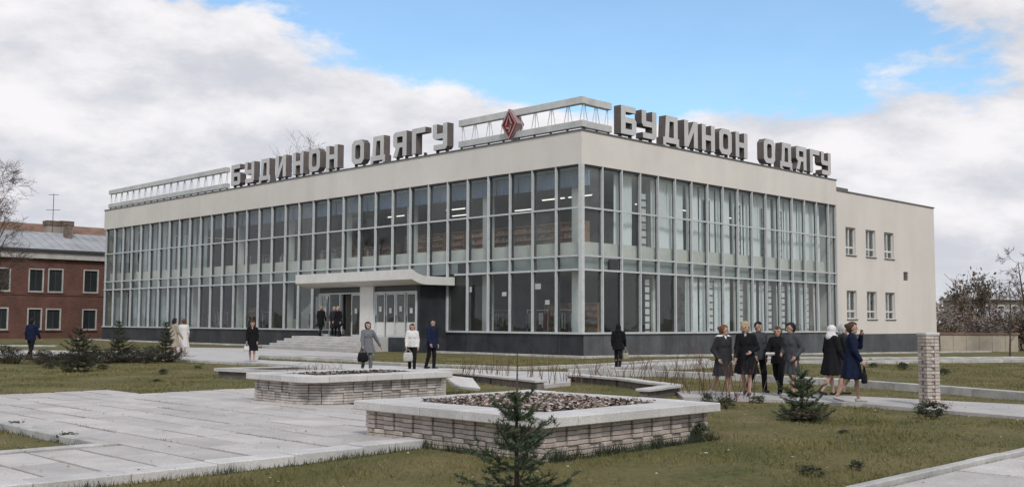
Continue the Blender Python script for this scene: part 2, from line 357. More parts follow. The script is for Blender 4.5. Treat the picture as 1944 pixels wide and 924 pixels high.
PAVED = []          # polygons (world xy) where no grass grows
def ccw(pts):
    a = sum(p[0] * q[1] - q[0] * p[1] for p, q in zip(pts, pts[1:] + pts[:1])); return pts if a > 0 else pts[::-1]
def slab_poly(name, pts, ztop, m, label, thick=.35):
    pts = ccw([tuple(p[:2]) for p in pts]); PAVED.append(pts)
    zs = [ztop + float(gz(*UV(*p))) + .10 for p in pts]
    o = MB().prism(pts, [z - thick for z in zs], zs).build(name, m); tag(o, label, kind='structure'); return o
def suv(*uvs): return [tuple(S(u, v)[:2]) for u, v in uvs]
def spx(*pp, z=0.0): return [tuple(at_z(x, y, z)[:2]) for x, y in pp]

def paving(parent_name, label, rects, su, sv, origin, ztop=0.0, gap=.066, stagger=False):
    """flagged terrace: a bed with joints, each flag an object of its own (rects in u0,u1,v0,v1)"""
    root = bpy.data.objects.new(parent_name, None); COL.objects.link(root); root.location = S(*origin); root.rotation_euler = (0, 0, AZ)
    tag(root, label, kind='structure')
    for (u0, u1, v0, v1) in rects:
        PAVED.append(ccw(suv((u0, v0), (u1, v0), (u1, v1), (u0, v1))))
        bxo('bed', v0 - origin[1], v1 - origin[1], u0 - origin[0], u1 - origin[0], -.40, ztop - .055, 'joint', root)
        nv = max(1, round((v1 - v0) / sv)); dv = (v1 - v0) / nv
        for j in range(nv):
            nu = max(1, round((u1 - u0) / su)); du = (u1 - u0) / nu
            for i in range(nu):
                cu = u0 + (i + .5) * du; cv = v0 + (j + .5) * dv
                o = boxobj('flagstone', (round(dv - gap, 3), round(du - gap * .7, 3), .08), (cv - origin[1], cu - origin[0], ztop - .04 + RND.uniform(-.008, .006)), 'paving', root, .008)
                o.rotation_euler = (RND.uniform(-.004, .004), RND.uniform(-.006, .006), RND.uniform(-.004, .004))
    return root
plaza = paving('plaza', 'pale flagged square between the lawns',
    [(-24.0, -12.45, -33.75, -27.4), (-14.9, -12.45, -27.4, -24.4), (-24.0, -21.75, -40.0, -33.75), (-12.45, -10.75, -33.75, -29.15), (-22.4, -18.6, -27.4, -23.5)], 1.25, .63, (-24.0, -33.75))
lower = paving('path', 'flagged footpath along the lower edge of the front lawn', [(-34.5, -30.25, -36, -16)], 1.0, 1.6, (-30.25, -36), ztop=-.05)

def kerb_run(name, pts, label, width=.2, ztop=0.0, depth=.45, seg=1.0, m='kerb', parent=None, overhang=0.0):
    """row of kerb stones along a world-space polyline; each stone is a child"""
    P = [Vector((p[0], p[1], 0)) for p in pts]
    root = bpy.data.objects.new(name, None); COL.objects.link(root); root.location = (P[0].x, P[0].y, 0); tag(root, label, kind='structure')
    for a, b in zip(P[:-1], P[1:]):
        d = b - a; n = max(1, int(round(d.length / seg))); ang = math.atan2(d.y, d.x); l = d.length / n
        for i in range(n):
            c = a + d * ((i + .5) / n); base = gz(*UV(c.x, c.y)) + .10
            dist = math.hypot(c.x, c.y)
            o = boxobj('kerbstone', (round(l - (.012 if dist < 40 else .02), 2), width, depth), (c.x - P[0].x, c.y - P[0].y, base + ztop - depth / 2 + RND.uniform(-.006, .006)), m, root, .012)
            o.rotation_euler = (RND.uniform(-.01, .01), 0, ang + RND.uniform(-.006, .006))
        if overhang:
            c = a + d * .5; base = gz(*UV(c.x, c.y)) + .10
            o = boxobj('footing', (round(d.length - .1, 2), width - overhang * 2, .4), (c.x - P[0].x, c.y - P[0].y, base + ztop - depth - .205), 'brick_core', root, 0, ang)  # dark colour of this recessed base paints in the shade beneath the slabs
        w = Vector((-d.y, d.x, 0)).normalized() * (width / 2)
        PAVED.append(ccw([tuple((a + w)[:2]), tuple((b + w)[:2]), tuple((b - w)[:2]), tuple((a - w)[:2])]))
    return root
kerb_run('kerb', suv((-24.2, -40), (-24.2, -30.75)), 'kerb along the front edge of the flagged square', .36, .012, .42, 1.05, 'coping')
kerb_run('kerb', suv((-21.55, -33.98), (-21.55, -40)), 'flush kerb at the near edge of the corner lawn', .2, .02, .4, 1.0)
kerb_run('kerb', suv((-21.6, -33.87), (-10.6, -33.87)), 'kerb along the long side of the corner lawn', .2, .015, .4, 1.0)
kerb_run('kerb', suv((-30.15, -37), (-30.15, -16)), 'pale kerb between front lawn and flagged footpath', .12, .0, .4, 1.0)

# forecourt and walks, laid out from the photograph on the ground plane
slab_poly('pavement', spx((335, 664), (490, 664.6), (712, 673), (690, 678), (495, 677.5), (488, 691.5), (345, 685.5), (230, 683), (-160, 683), (-160, 673), (330, 671)), 0.0, 'concrete', 'pale forecourt before the entrance steps')
slab_poly('pavement', spx((488, 686.5), (700, 694), (860, 700), (985, 704), (1090, 704), (1085, 724), (1032, 730), (860, 713), (700, 705), (488, 692)), 0.002, 'concrete', 'pale walk behind the low planters')
slab_poly('pavement', spx((1090, 702), (1140, 694), (1250, 685), (1352, 680), (1352, 688), (1250, 692), (1140, 701)), 0.0, 'concrete', 'narrow walk leading off beside the store')
slab_poly('pavement', spx((1284, 737), (1450, 738.5), (1640, 744.5), (1944, 757), (2350, 782), (2350, 818), (1944, 781), (1640, 758), (1450, 751), (1300, 749)), -0.02, 'paving', 'pale footpath across the right lawn')
kerb_run('kerb', suv((10.2, -1.35), (-1.35, -1.35), (-1.45, 3), (-2.6, 20), (-3.4, 44)), 'kerb round the foot of the store', .35, .0, .3, 1.7)
kerb_run('kerb', suv((60, -1.35), (21.4, -1.35)), 'kerb along the far half of the long front', .35, .0, .3, 1.7)
kerb_run('kerb', spx((700, 688), (800, 692.5), (990, 696.5), (1140, 689.5), (1250, 681), (1345, 678)), 'kerb round the lawn under the store corner', .3, .02, .35, 1.5)
kerb_run('kerb', spx((1352, 689), (1140, 702.5), (1084, 704.5), (1250, 706.5), (1420, 712), (1640, 722), (1944, 743), (2200, 763)), 'raised kerb of the right lawn', .3, .10, .4, 1.2)
kerb_run('kerb', spx((1084, 716), (1180, 724), (1286, 738), (1222, 747)), 'low slab-topped kerb of the strip bed behind the front planter', .36, .14, .07, 1.2, 'coping', overhang=.08)
kerb_run('kerb', spx((858, 713), (940, 721), (1030, 731)), 'low slab-topped kerb beside the planter end', .36, .14, .07, 1.2, 'coping', overhang=.08)
kerb_run('kerb', spx((1345, 684), (1640, 678.5), (1944, 669), (2200, 662)), 'near kerb of the walk across the right lawn', .5, .05, .3, 2)
kerb_run('kerb', spx((1400, 671), (1640, 668), (1944, 661), (2200, 655)), 'far kerb of the walk across the right lawn', 1.2, .0, .3, 2.5)
kerb_run('kerb', spx((-150, 663), (110, 662)), 'kerb before the brick house', .5, .0, .3, 2)
kerb_run('kerb', spx((492, 679.5), (686, 685.5)), 'kerb of the bed beside the forecourt', .3, .05, .3, 1.5)
kerb_run('kerb', spx((345, 686.5), (488, 693)), 'kerb at the near edge of the forecourt', .3, .012, .4, 1.2)

# ================================================================== THE STORE
LU, LV = 57.0, 26.35
BU, BV = 1.72, 1.58
def build_store():
    T = thing('department_store', 'two-storey glass-fronted clothing store with white band and rooftop lettering', 'store', S(0, 0, 0), AZ)
    # local axes: x = v, y = u
    Z0, ZS0, ZS1, ZT, Z1, ZF = 1.14, 4.33, 5.05, 7.52, 9.75, 11.46
    # band round the top
    q = MB(); o = .12
    outer = [(-o, -o), (LV + .02, -o), (LV + .02, LU + .15), (-o, LU + .15)]; t = .5
    inner = [(-o + t, -o + t), (LV + .02 - t, -o + t), (LV + .02 - t, LU + .15 - t), (-o + t, LU + .15 - t)]
    def ring(q, out, inn, z0, z1):
        n = 4; vs = [(*p, z0) for p in out] + [(*p, z1) for p in out] + [(*p, z0) for p in inn] + [(*p, z1) for p in inn]; fs = []
        for i in range(4):
            j = (i + 1) % 4; fs += [(i, j, 4 + j, 4 + i), (8 + j, 8 + i, 12 + i, 12 + j), (4 + i, 4 + j, 12 + j, 12 + i), (j, i, 8 + i, 8 + j)]
        q._add(vs, fs)
    ring(q, outer, inner, Z1, ZF); q.build('fascia', 'render_wall', T)
    q = MB(); ring(q, [(-o - .05, -o - .05), (LV + .07, -o - .05), (LV + .07, LU + .2), (-o - .05, LU + .2)], [(.1, .1), (LV - .2, .1), (LV - .2, LU - .1), (.1, LU - .1)], ZF + .002, ZF + .075); q.build('flashing', 'flashing', T)
    bxo('roof', .36, LV - .47, .36, LU - .35, 10.3, 10.55, 'flashing', T)
    bxo('ceiling', .2, LV - .2, .2, LU - .2, 9.62, 9.86, 'ceiling', T)
    # plinth: core and stone panels
    bxo('plinth', .03, LV, .03, LU, -1.0, .55, 'brick_core', T)
    n = 33
    for k in range(n):
        u0, u1 = LU / n * k, LU / n * (k + 1)
        if u0 > 9.9 and u1 < 20.9: continue
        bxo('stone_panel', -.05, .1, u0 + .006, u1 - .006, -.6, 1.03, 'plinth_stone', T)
    n = 16
    for k in range(n):
        v0, v1 = LV / n * k + (.1 if k == 0 else 0), LV / n * (k + 1)
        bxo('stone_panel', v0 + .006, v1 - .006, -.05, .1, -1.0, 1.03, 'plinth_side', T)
    bxo('sill', -.14, .2, -.14, 10.30, 1.035, 1.135, 'aluminium', T); bxo('sill', -.14, .2, 20.3, LU, 1.035, 1.135, 'aluminium', T)
    bxo('sill', .203, LV, -.14, .2, 1.036, 1.134, 'aluminium', T)
    # storeys inside
    bxo('floor', .35, LV - .1, .35, LU - .1, .56, .75, 'interior_floor', T)
    bxo('upper_floor', .22, LV - .1, .22, LU - .1, 4.36, 5.0, 'spandrel', T)
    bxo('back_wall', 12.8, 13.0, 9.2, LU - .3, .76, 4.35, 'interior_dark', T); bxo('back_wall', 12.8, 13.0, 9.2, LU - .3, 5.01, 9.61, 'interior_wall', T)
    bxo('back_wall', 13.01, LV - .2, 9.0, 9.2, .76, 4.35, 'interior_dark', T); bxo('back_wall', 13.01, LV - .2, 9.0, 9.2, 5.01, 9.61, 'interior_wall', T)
    bxo('end_wall', .3, LV, LU - .28, LU - .02, .76, 9.6, 'interior_wall', T)
    bxo('end_wall', LV - .08, LV + .2, .25, LU - .3, -.9, 9.74, 'render_wall', T)
    bxo('partition', 3.2, 12.7, 22.5, 22.7, .77, 4.34, 'interior_wall', T)
    bxo('partition', 4.0, 12.7, 36.0, 36.2, .77, 4.34, 'interior_wall', T)
    bxo('partition', 3.5, 12.7, 30.0, 30.2, 5.02, 9.6, 'interior_wall', T)
    bxo('partition', 14.0, 14.2, 1.8, 8.9, .77, 4.34, 'interior_wall', T)
    bxo('sill_panel', .32, .40, .42, LU - .4, 5.02, 5.78, 'sill_panel', T); bxo('sill_panel', .42, LV - .2, .32, .40, 5.02, 5.80, 'sill_panel', T)
    # columns
    for k in range(9):
        for z0, z1 in ((.76, 4.35), (5.01, 9.61)): bxo('column', .9, 1.4, 1.0 + 6.88 * k, 1.5 + 6.88 * k, z0, z1, 'white_paint', T, .02)
    for k in range(1, 4):
        for z0, z1 in ((.76, 4.35), (5.01, 9.61)): bxo('column', .9 + 6.32 * k, 1.4 + 6.32 * k, 1.0, 1.5, z0, z1, 'white_paint', T, .02)
    # stair inside the long front
    q = MB()
    for i in range(20): q.box(2.6, 4.2, 31.5 - i * .30, 31.8 - i * .30, .76, .90 + .178 * i)
    q.build('staircase', 'white_paint', T)
    # curtain wall
    GL = .05
    ub = [BU * k for k in range(34)]; vb = [BV * k for k in range(17)] + [LV]
    vest = lambda k: 6 <= k <= 11
    for k in range(34):
        u = ub[k]; lo = 4.24 if 7 <= k <= 11 else 1.136
        if k == 0: continue
        bxo('mullion', -.11, .03, u - .042, u + .042, lo, Z1 - .004, 'aluminium', T); bxo('inner_post', .07, .21, u - .055, u + .055, lo, Z1 - .004, 'dark_metal', T)
    for k in range(1, 18):
        v = vb[k] if k < 17 else LV - .06
        bxo('mullion', v - .042, v + .042, -.11, .03, 1.136, Z1 - .004, 'aluminium', T); bxo('inner_post', v - .045, v + .045, .07, .12, 1.136, Z1 - .004, 'dark_metal', T)
    bxo('corner_post', -.13, .09, -.13, .09, 1.137, Z1 - .003, 'aluminium', T)
    for z in (ZS0, ZS1, ZT):
        if z == ZS0:
            bxo('transom', -.07, .025, .095, 9.7, z - .05, z + .05, 'aluminium', T); bxo('transom', -.07, .025, 21.4, LU, z - .05, z + .05, 'aluminium', T)
        else: bxo('transom', -.07, .025, .095, LU, z - .045, z + .045, 'aluminium', T)
        bxo('transom', .095, LV, -.07, .025, z - .045, z + .045, 'aluminium', T)
    bxo('head_rail', -.06, .2, .1, LU, Z1 - .09, Z1 - .006, 'dark_metal', T); bxo('head_rail', .21, LV, -.06, .2, Z1 - .09, Z1 - .006, 'dark_metal', T)
    rows = [(1.14, ZS0 - .05), (ZS0 + .05, ZS1 - .045), (ZS1 + .045, ZT - .045), (ZT + .045, Z1 - .1)]
    for k in range(33):
        for r, (a, b) in enumerate(rows):
            if r == 0 and vest(k): continue
            if r == 1 and 7 <= k <= 10: pass
            p = boxobj('pane', (.012, BU - .09, b - a), (GL, ub[k] + BU / 2, (a + b) / 2), 'glass', T); p.rotation_euler = (0, RND.gauss(0, .0035), RND.gauss(0, .005))
    for k in range(17):
        w = vb[k + 1] - vb[k]
        for r, (a, b) in enumerate(rows): boxobj('pane', (round(w - .09, 3), .012, b - a), ((vb[k] + vb[k + 1]) / 2, GL, (a + b) / 2), 'glass', T).rotation_euler = (RND.gauss(0, .0035), 0, RND.gauss(0, .005))
    # side posts closing the lower front beside the porch
    # ---- entrance porch, projecting 2.1 m
    PU0, PU1, PV = 10.36, 20.2, -2.1
    bxo('porch_wall', PV + .02, .0, PU0, PU0 + .18, -.6, 3.70, 'plinth_stone', T); bxo('porch_wall', PV + .12, .0, PU1 - .1, PU1, .74, 3.70, 'glass_door', T)
    bxo('porch_base', PV - .03, .02, PU0 - .02, 13.1, -.6, .715, 'plinth_stone', T)
    bxo('landing', -3.65, .3, 13.103, 20.9, -.6, .72, 'concrete', T, .015)
    for i in range(4):
        z = .72 - .144 * (i + 1); bxo('step', -3.65 - .36 * (i + 1), -3.648 - .36 * i, 13.1, 20.95 + .25 * (i + 1), -.6, z, 'concrete', T, .015)
    bxo('pillar', PV - .16, PV + .3, 14.45, 15.75, .72, 3.72, 'white_paint', T, .015)
    bxo('porch_head', PV, PV + .12, PU0 + .19, PU1, 3.38, 3.71, 'dark_metal', T)
    def door_bay(a, b, openleaf):
        n = 4; w = (b - a) / n
        bxo('door_frame', PV - .05, PV + .13, a - .05, a + .05, .722, 3.38, 'aluminium', T); bxo('door_frame', PV - .05, PV + .13, b - .05, b + .05, .722, 3.38, 'aluminium', T)
        bxo('door_frame', PV - .05, PV + .13, a + .051, b - .051, 3.30, 3.379, 'aluminium', T); bxo('door_frame', PV - .05, PV + .13, (a + b) / 2 - .045, (a + b) / 2 + .045, .722, 3.299, 'aluminium', T)
        for i in range(n):
            if i in openleaf: continue
            y0 = a + w * i + .055; y1 = a + w * (i + 1) - .055
            q = MB()
            for (p0, p1, z0, z1) in ((y0, y0 + .07, .73, 3.29), (y1 - .07, y1, .73, 3.29), (y0 + .07, y1 - .07, 3.2, 3.29), (y0 + .07, y1 - .07, .73, .85)): q.box(PV, PV + .05, p0, p1, z0, z1)
            d = q.build('door', 'aluminium', T)
            bxo('pane', PV + .02, PV + .03, y0 + .071, y1 - .071, .851, 3.199, 'glass_door', d)
            bxo('notice', PV - .003, PV + .017, (y0 + y1) / 2 - .11, (y0 + y1) / 2 + .11, 2.12 + .1 * (i % 2), 2.42 + .1 * (i % 2), 'white_paint', d)
            bxo('handle', PV - .06, PV - .001, y1 - .05, y1 - .02, 1.6, 2.0, 'dark_metal', d)
            if a < 12: bxo('kick_panel', PV + .005, PV + .045, y0 + .072, y1 - .072, .852, 1.6, 'white_paint', d)
    door_bay(10.60, 14.40, ()); door_bay(15.80, 20.08, (1, 2))
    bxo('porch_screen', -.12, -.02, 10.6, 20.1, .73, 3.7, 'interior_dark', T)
    # canopy with an upswept front edge
    prof = [(.0, 3.72, 4.19)]
    for i in range(0, 9):
        t = i / 8; prof.append((-2.1 - 1.05 * t, 3.72 + .27 * t * t, 4.19 + .36 * t * t))
    q = MB(); a, b = 9.72, 21.35; vs = []; fs = []
    for (v, lo, hi) in prof: vs += [(v, a, lo), (v, a, hi), (v, b, lo), (v, b, hi)]
    for i in range(len(prof) - 1):
        p = i * 4; r = p + 4; fs += [(p, r, r + 1, p + 1), (p + 2, p + 3, r + 3, r + 2), (p + 1, r + 1, r + 3, p + 3), (p, p + 2, r + 2, r)]
    e = (len(prof) - 1) * 4; fs += [(e, e + 2, e + 3, e + 1), (0, 1, 3, 2)]
    q._add(vs, fs); q.build('canopy', 'white_paint', T)
    q = MB(); q.box(-3.18, 0, a - .03, b + .03, 4.20, 4.235); 
    bxo('canopy_lamp', -1.9, -1.5, 13.9, 15.1, 4.20, 4.52, 'white_paint', T, .03)
    bxo('vent_grille', -.02, .04, 8.75, 9.45, 4.42, 4.95, 'dark_metal', T); bxo('vent_grille', 2.2, 2.9, -.02, .04, 4.42, 4.95, 'dark_metal', T)
    # ceiling lamps with lit tubes
    for (v, u) in [(2.6, 2.4), (2.6, 4.4), (5.5, 9.5), (2.4, 12.4), (5.0, 14.8), (2.6, 18.5), (6.5, 24), (6, 33), (8.5, 2.6), (12.6, 2.6), (18, 3.2)]:
        along = v < 7
        d = (.045, 1.7, .045) if along else (1.7, .045, .045)
        f = boxobj('ceiling_lamp', (d[0] + .10, d[1] + .10, .05), (v, u, 8.55), 'white_paint', T); boxobj('tube', d, (0, 0, -.055), 'tube_light', f)
        for s in (-.6, .6):
            bxo('hanger', -.008 + (0 if along else s), .008 + (0 if along else s), -.008 + (s if along else 0), .008 + (s if along else 0), .026, 1.068, 'dark_metal', f)
    return T
STORE = build_store()

def build_annex():
    T = thing('store_annex', 'plain white rendered wing with six small windows and dark plinth', 'building', S(0, LV, 0), AZ)
    v0, v1, ztop = .22, 16.0, 10.80; D = 14.0
    wins = [(1.45, 2.90), (4.43, 5.93), (7.30, 8.85)]; zs = [(1.95, 3.93), (6.42, 8.37)]
    # front wall built round its openings
    q = MB(); xs = [v0] + [x for w in wins for x in w] + [v1]
    vw = (10.35, 11.15, 4.90, 5.55)
    for i in range(0, len(xs), 2):
        x0, x1 = xs[i], xs[i + 1]
        if i == 6:
            q.box(x0, vw[0], .0, .35, .9, ztop); q.box(vw[1], x1, .0, .35, .9, ztop); q.box(vw[0], vw[1], .0, .35, .9, vw[2]); q.box(vw[0], vw[1], .0, .35, vw[3], ztop)
        else: q.box(x0, x1, .0, .35, .9, ztop)
    for (x0, x1) in wins:
        for (a, b) in ((.9, zs[0][0]), (zs[0][1], zs[1][0]), (zs[1][1], ztop)): q.box(x0, x1, .0, .35, a, b)
    q.box(v1 - .35, v1, .351, D, .9, ztop); q.box(v0, v1 - .36, D - .3, D, .9, ztop)
    bm = bmesh.new(); me = q.mesh('wall', 'annex_wall'); bm.from_mesh(me); bmesh.ops.remove_doubles(bm, verts=bm.verts[:], dist=.0005)
    dead = {}
    for f in bm.faces: dead.setdefault(tuple(sorted(v.index for v in f.verts)), []).append(f)
    bmesh.ops.delete(bm, geom=[f for fs in dead.values() if len(fs) > 1 for f in fs], context='FACES'); bm.to_mesh(me); bm.free()
    o = bpy.data.objects.new('wall', me); link(o, T)
    bxo('plinth', v0, v1 + .03, -.03, D, -1.3, .898, 'plinth_side', T)
    bxo('roof', v0 + .1, v1 - .1, .1, D - .1, ztop - .3, ztop - .05, 'flashing', T)
    bxo('flashing', v0, v1 + .06, -.06, .5, ztop + .002, ztop + .09, 'flashing', T); bxo('flashing', v1 - .5, v1 + .06, .502, D, ztop + .002, ztop + .09, 'flashing', T)
    bxo('roof_kerb', v0 + .05, v0 + 1.9, .1, 1.2, ztop + .095, ztop + .30, 'flashing', T)
    bxo('vent_grille', vw[0], vw[1], .12, .2, vw[2], vw[3], 'dark_metal', T)
    for i in range(5): bxo('louvre', vw[0] + .03, vw[1] - .03, .07, .12, vw[2] + .05 + i * .12, vw[2] + .12 + i * .12, 'flashing', T)
    for (x0, x1) in wins:
        for (a, b) in zs:
            w = thing('window', None, None); w.parent = T
            f = MB(); t = .07; ym = (.16, .24)
            f.box(x0, x0 + t, *ym, a, b); f.box(x1 - t, x1, *ym, a, b); f.box(x0 + t, x1 - t, *ym, b - t, b); f.box(x0 + t, x1 - t, *ym, a, a + t)
            zt = a + (b - a) * .28; f.box(x0 + t, x1 - t, *ym, zt - .06, zt + .06); xm = (x0 + x1) / 2; f.box(xm - .05, xm + .05, *ym, a + t, zt - .06); f.box(xm - .05, xm + .05, *ym, zt + .06, b - t)
            f.build('frame', 'white_paint', w)
            for (p0, p1) in ((x0 + t, xm - .05), (xm + .05, x1 - t)):
                for (r0, r1) in ((a + t, zt - .06), (zt + .06, b - t)): bxo('pane', p0, p1, .19, .205, r0, r1, 'glass', w)
            bxo('sill', x0 - .05, x1 + .05, -.07, .155, a - .06, a - .001, 'flashing', w)
            bxo('blind', x0 + .08, x1 - .08, .5, .53, a + .1, b, 'interior_dark', w)
            bxo('curtain', x0 + .15, xm - .1, .38, .40, a + .3, b, 'curtain', w)
build_annex()

# ---- goods and furnishings seen through the glass
def shelving(u, v, z, w, h, label, group, along_u=True, pal='goods'):
    T = thing('shelving_unit', label, 'shelf', S(u, v, z), AZ + (0 if along_u else -math.pi / 2), group)
    bxo('back', .42, .45, -w / 2, w / 2, .02, h, 'wood_shelf', T)
    for s in (-1, 1): bxo('side', .0, .41, s * (w / 2) - .015, s * (w / 2) + .015, 0, h, 'wood_shelf', T)
    n = max(3, int(h / .36))
    q = MB()
    for i in range(n + 1):
        z0 = .03 + i * (h - .06) / n
        bxo('board', .003, .415, -w / 2 + .017, w / 2 - .017, z0 - .02, z0 + .02, 'wood_shelf', T)
        if i < n:
            y = -w / 2 + .08
            while y < w / 2 - .3:
                ww = RND.uniform(.18, .3); hh = RND.uniform(.10, .26); q.cur = RND.choice((0, 0, 1)); q.box(.06, .38, y, y + ww, z0 + .021, z0 + .021 + hh); y += ww + RND.uniform(.01, .06)
    o = q.build('folded_goods', [pal, 'goods_light'], T); tag(o, kind='stuff')
for i in range(8):
    shelving(3.0 + i * 1.95, 2.6, 5.0, 1.8, 2.15, 'brown wooden shelf unit stacked with clothes behind the upper long front', 'shelf units on the upper floor')
for i in range(5):
    shelving(22.0 + i * 3.0, 4.6, 5.0, 1.9, 2.0, 'wooden shelf unit deep inside the upper sales floor past the porch', 'shelf units deep on the upper floor')
for i, (u, v) in enumerate(((3.5, 4.2), (6.2, 4.8), (26.5, 4.6), (40, 5), (46, 4.2))):
    shelving(u, v, .75, 1.9, 2.0, 'wooden shelf unit standing in the dim ground floor behind the long front', 'shelf units on the ground floor')
def clothes_rack(u, v, z, label, group, seed):
    rng = random.Random(seed); T = thing('clothes_rack', label, 'clothes rack', S(u, v, z), AZ, group)
    for s in (-.8, .8): bxo('post', -.02, .02, s - .02, s + .02, 0, 1.62, 'aluminium', T); bxo('foot', -.3, .3, s - .025, s + .025, .0, .04, 'aluminium', T)
    bxo('rail', -.015, .015, -.78, .78, 1.55, 1.58, 'aluminium', T)
    y = -.7
    while y < .7:
        w = rng.uniform(.05, .09); L = rng.uniform(.75, 1.1); m = rng.choice(('rack_wine', 'rack_blue', 'rack_beige', 'rack_white', 'rack_dark'))
        MB().prism([(-.24, y), (.24, y), (.24, y + w), (-.24, y + w)], [1.5 - L] * 4, [1.40] * 4).build('garment', m, T); y += w + rng.uniform(.015, .06)
for nm, c in {'rack_wine': (.22, .06, .06), 'rack_blue': (.10, .14, .22), 'rack_beige': (.42, .35, .27), 'rack_white': (.6, .58, .55), 'rack_dark': (.06, .06, .065)}.items(): mat(nm, c, .9, .15, 8)
for i, (u, v) in enumerate(((3.2, 2.4), (5.6, 2.6), (8.6, 2.8), (24.2, 2.4), (27.0, 2.4), (34.5, 2.6), (37.6, 2.4), (40.6, 2.6))):
    clothes_rack(u, v, .75, 'rail of coats and dresses standing behind the ground-floor glass of the long front', 'clothes rails downstairs', i)
for i, (u, v) in enumerate(((20.5, 2.2), (25.5, 2.2), (31.0, 2.4), (34.0, 2.2), (37.0, 2.4))):
    clothes_rack(u, v, 5.0, 'rail of coats and dresses standing behind the upper glass past the porch', 'clothes rails upstairs', 30 + i)
CURT = {}
def curtain(u, v, z0, z1, w, along_v, m, label, group, folds=7):
    key = (round(w, 2), round(z1 - z0, 2), m, folds, RND.randrange(3))
    if key not in CURT:
        n = 40; vs = []; fs = []; ph = RND.uniform(0, 6); h = z1 - z0
        for i in range(n + 1):
            t = i / n; x = -w / 2 + w * t
            for j, zz in enumerate((0, h * .5, h)):
                a = .055 * (1.1 - .35 * j); vs.append((x, a * math.sin(t * folds * 2 * math.pi + ph + .4 * j) + .03 * math.sin(t * 9 + ph), zz))
        for i in range(n):
            for j in range(2): p = i * 3 + j; fs.append((p, p + 3, p + 4, p + 1))
        q = MB(); q._add(vs, fs); CURT[key] = q.mesh('curtain', m, True)
    o = bpy.data.objects.new('curtain', CURT[key]); link(o); o.location = S(u, v, z0); o.rotation_euler = (0, 0, AZ if along_v else AZ + math.pi / 2)
    return tag(o, label, 'curtain', group)
for k in range(2, 16):
    if k in (3,): continue
    curtain(.52, (k + .5) * BV, 5.82, 9.60, BV * (.96 if k % 3 else .78), True, 'curtain', 'pale sheer curtain behind the upper windows of the side front', 'sheer curtains upstairs on the side front')
for k in range(6, 16):
    curtain(.52, (k + .5) * BV + RND.uniform(-.1, .1), .77, 4.34, BV * RND.choice((.6, .75, .95)), True, 'curtain' if k not in (9, 15) else 'curtain_warm', 'pale drape behind the ground-floor windows of the side front', 'drapes downstairs on the side front')
for k in list(range(23, 33)):
    curtain((k + .5) * BU, .62, 5.02, 9.60, BU * .9, False, 'curtain_grey', 'grey net curtain behind the far upper windows of the long front', 'net curtains upstairs at the far end')
    if k > 24: curtain((k + .5) * BU, .62, .77, 4.34, BU * .9, False, 'curtain_grey', 'grey net curtain behind the far ground-floor windows of the long front', 'net curtains downstairs at the far end')
for k in range(0, 23):
    curtain((k + .5) * BU, .62, 8.72, 9.60, BU * .97, False, 'valance', 'short blue-grey valance across the top of the upper long-front windows', 'valances upstairs on the long front', 9)
def ladder_rack(v, z, h, label, group):
    T = thing('display_rack', label, 'rack', S(.34 if z < 2 else .44, v, z), AZ, group)
    for s in (-1, 1): bxo('upright', s * .26 - .03, s * .26 + .03, -.02, .02, 0, h, 'dark_metal', T)
    n = int(h / .42)
    for i in range(n + 1): bxo('rung', -.229, .229, -.015, .015, .1 + i * (h - .2) / n - .025, .1 + i * (h - .2) / n + .025, 'dark_metal', T)
    for i in range(n): bxo('panel', -.2, .2, .022, .03, .1 + i * (h - .2) / n + .05, .1 + (i + 1) * (h - .2) / n - .05, 'white_paint', T)
for v in (5.85, 11.9, 15.1, 18.4, 20.0, 23.0): ladder_rack(v, .75, 3.4, 'dark ladder-like display rack with pale panels in a ground-floor side window', 'display racks downstairs')
for v in (5.7, 11.7, 15.0, 18.0, 19.8): ladder_rack(v, 5.0, 3.9, 'dark ladder-like display rack with pale panels in an upper side window', 'display racks upstairs')
for (px, py, w, h) in ((1021, 543, .5, .30), (1040, 573, .32, .24), (891, 550, .5, .3), (958, 558, .35, .22)):
    d = ray(px, py); o0 = S(0, .085); n = Vector((VX, VY, 0)); t = (o0 - Vector((0, 0, CAM_H))).dot(n) / d.dot(n); p = Vector((0, 0, CAM_H)) + d * t
    o = boxobj('paper_notice', (.004, w, h), p, 'white_paint', None, 0, AZ); tag(o, 'white paper notice stuck inside the ground-floor glass near the corner', 'notice', 'paper notices on the glass')

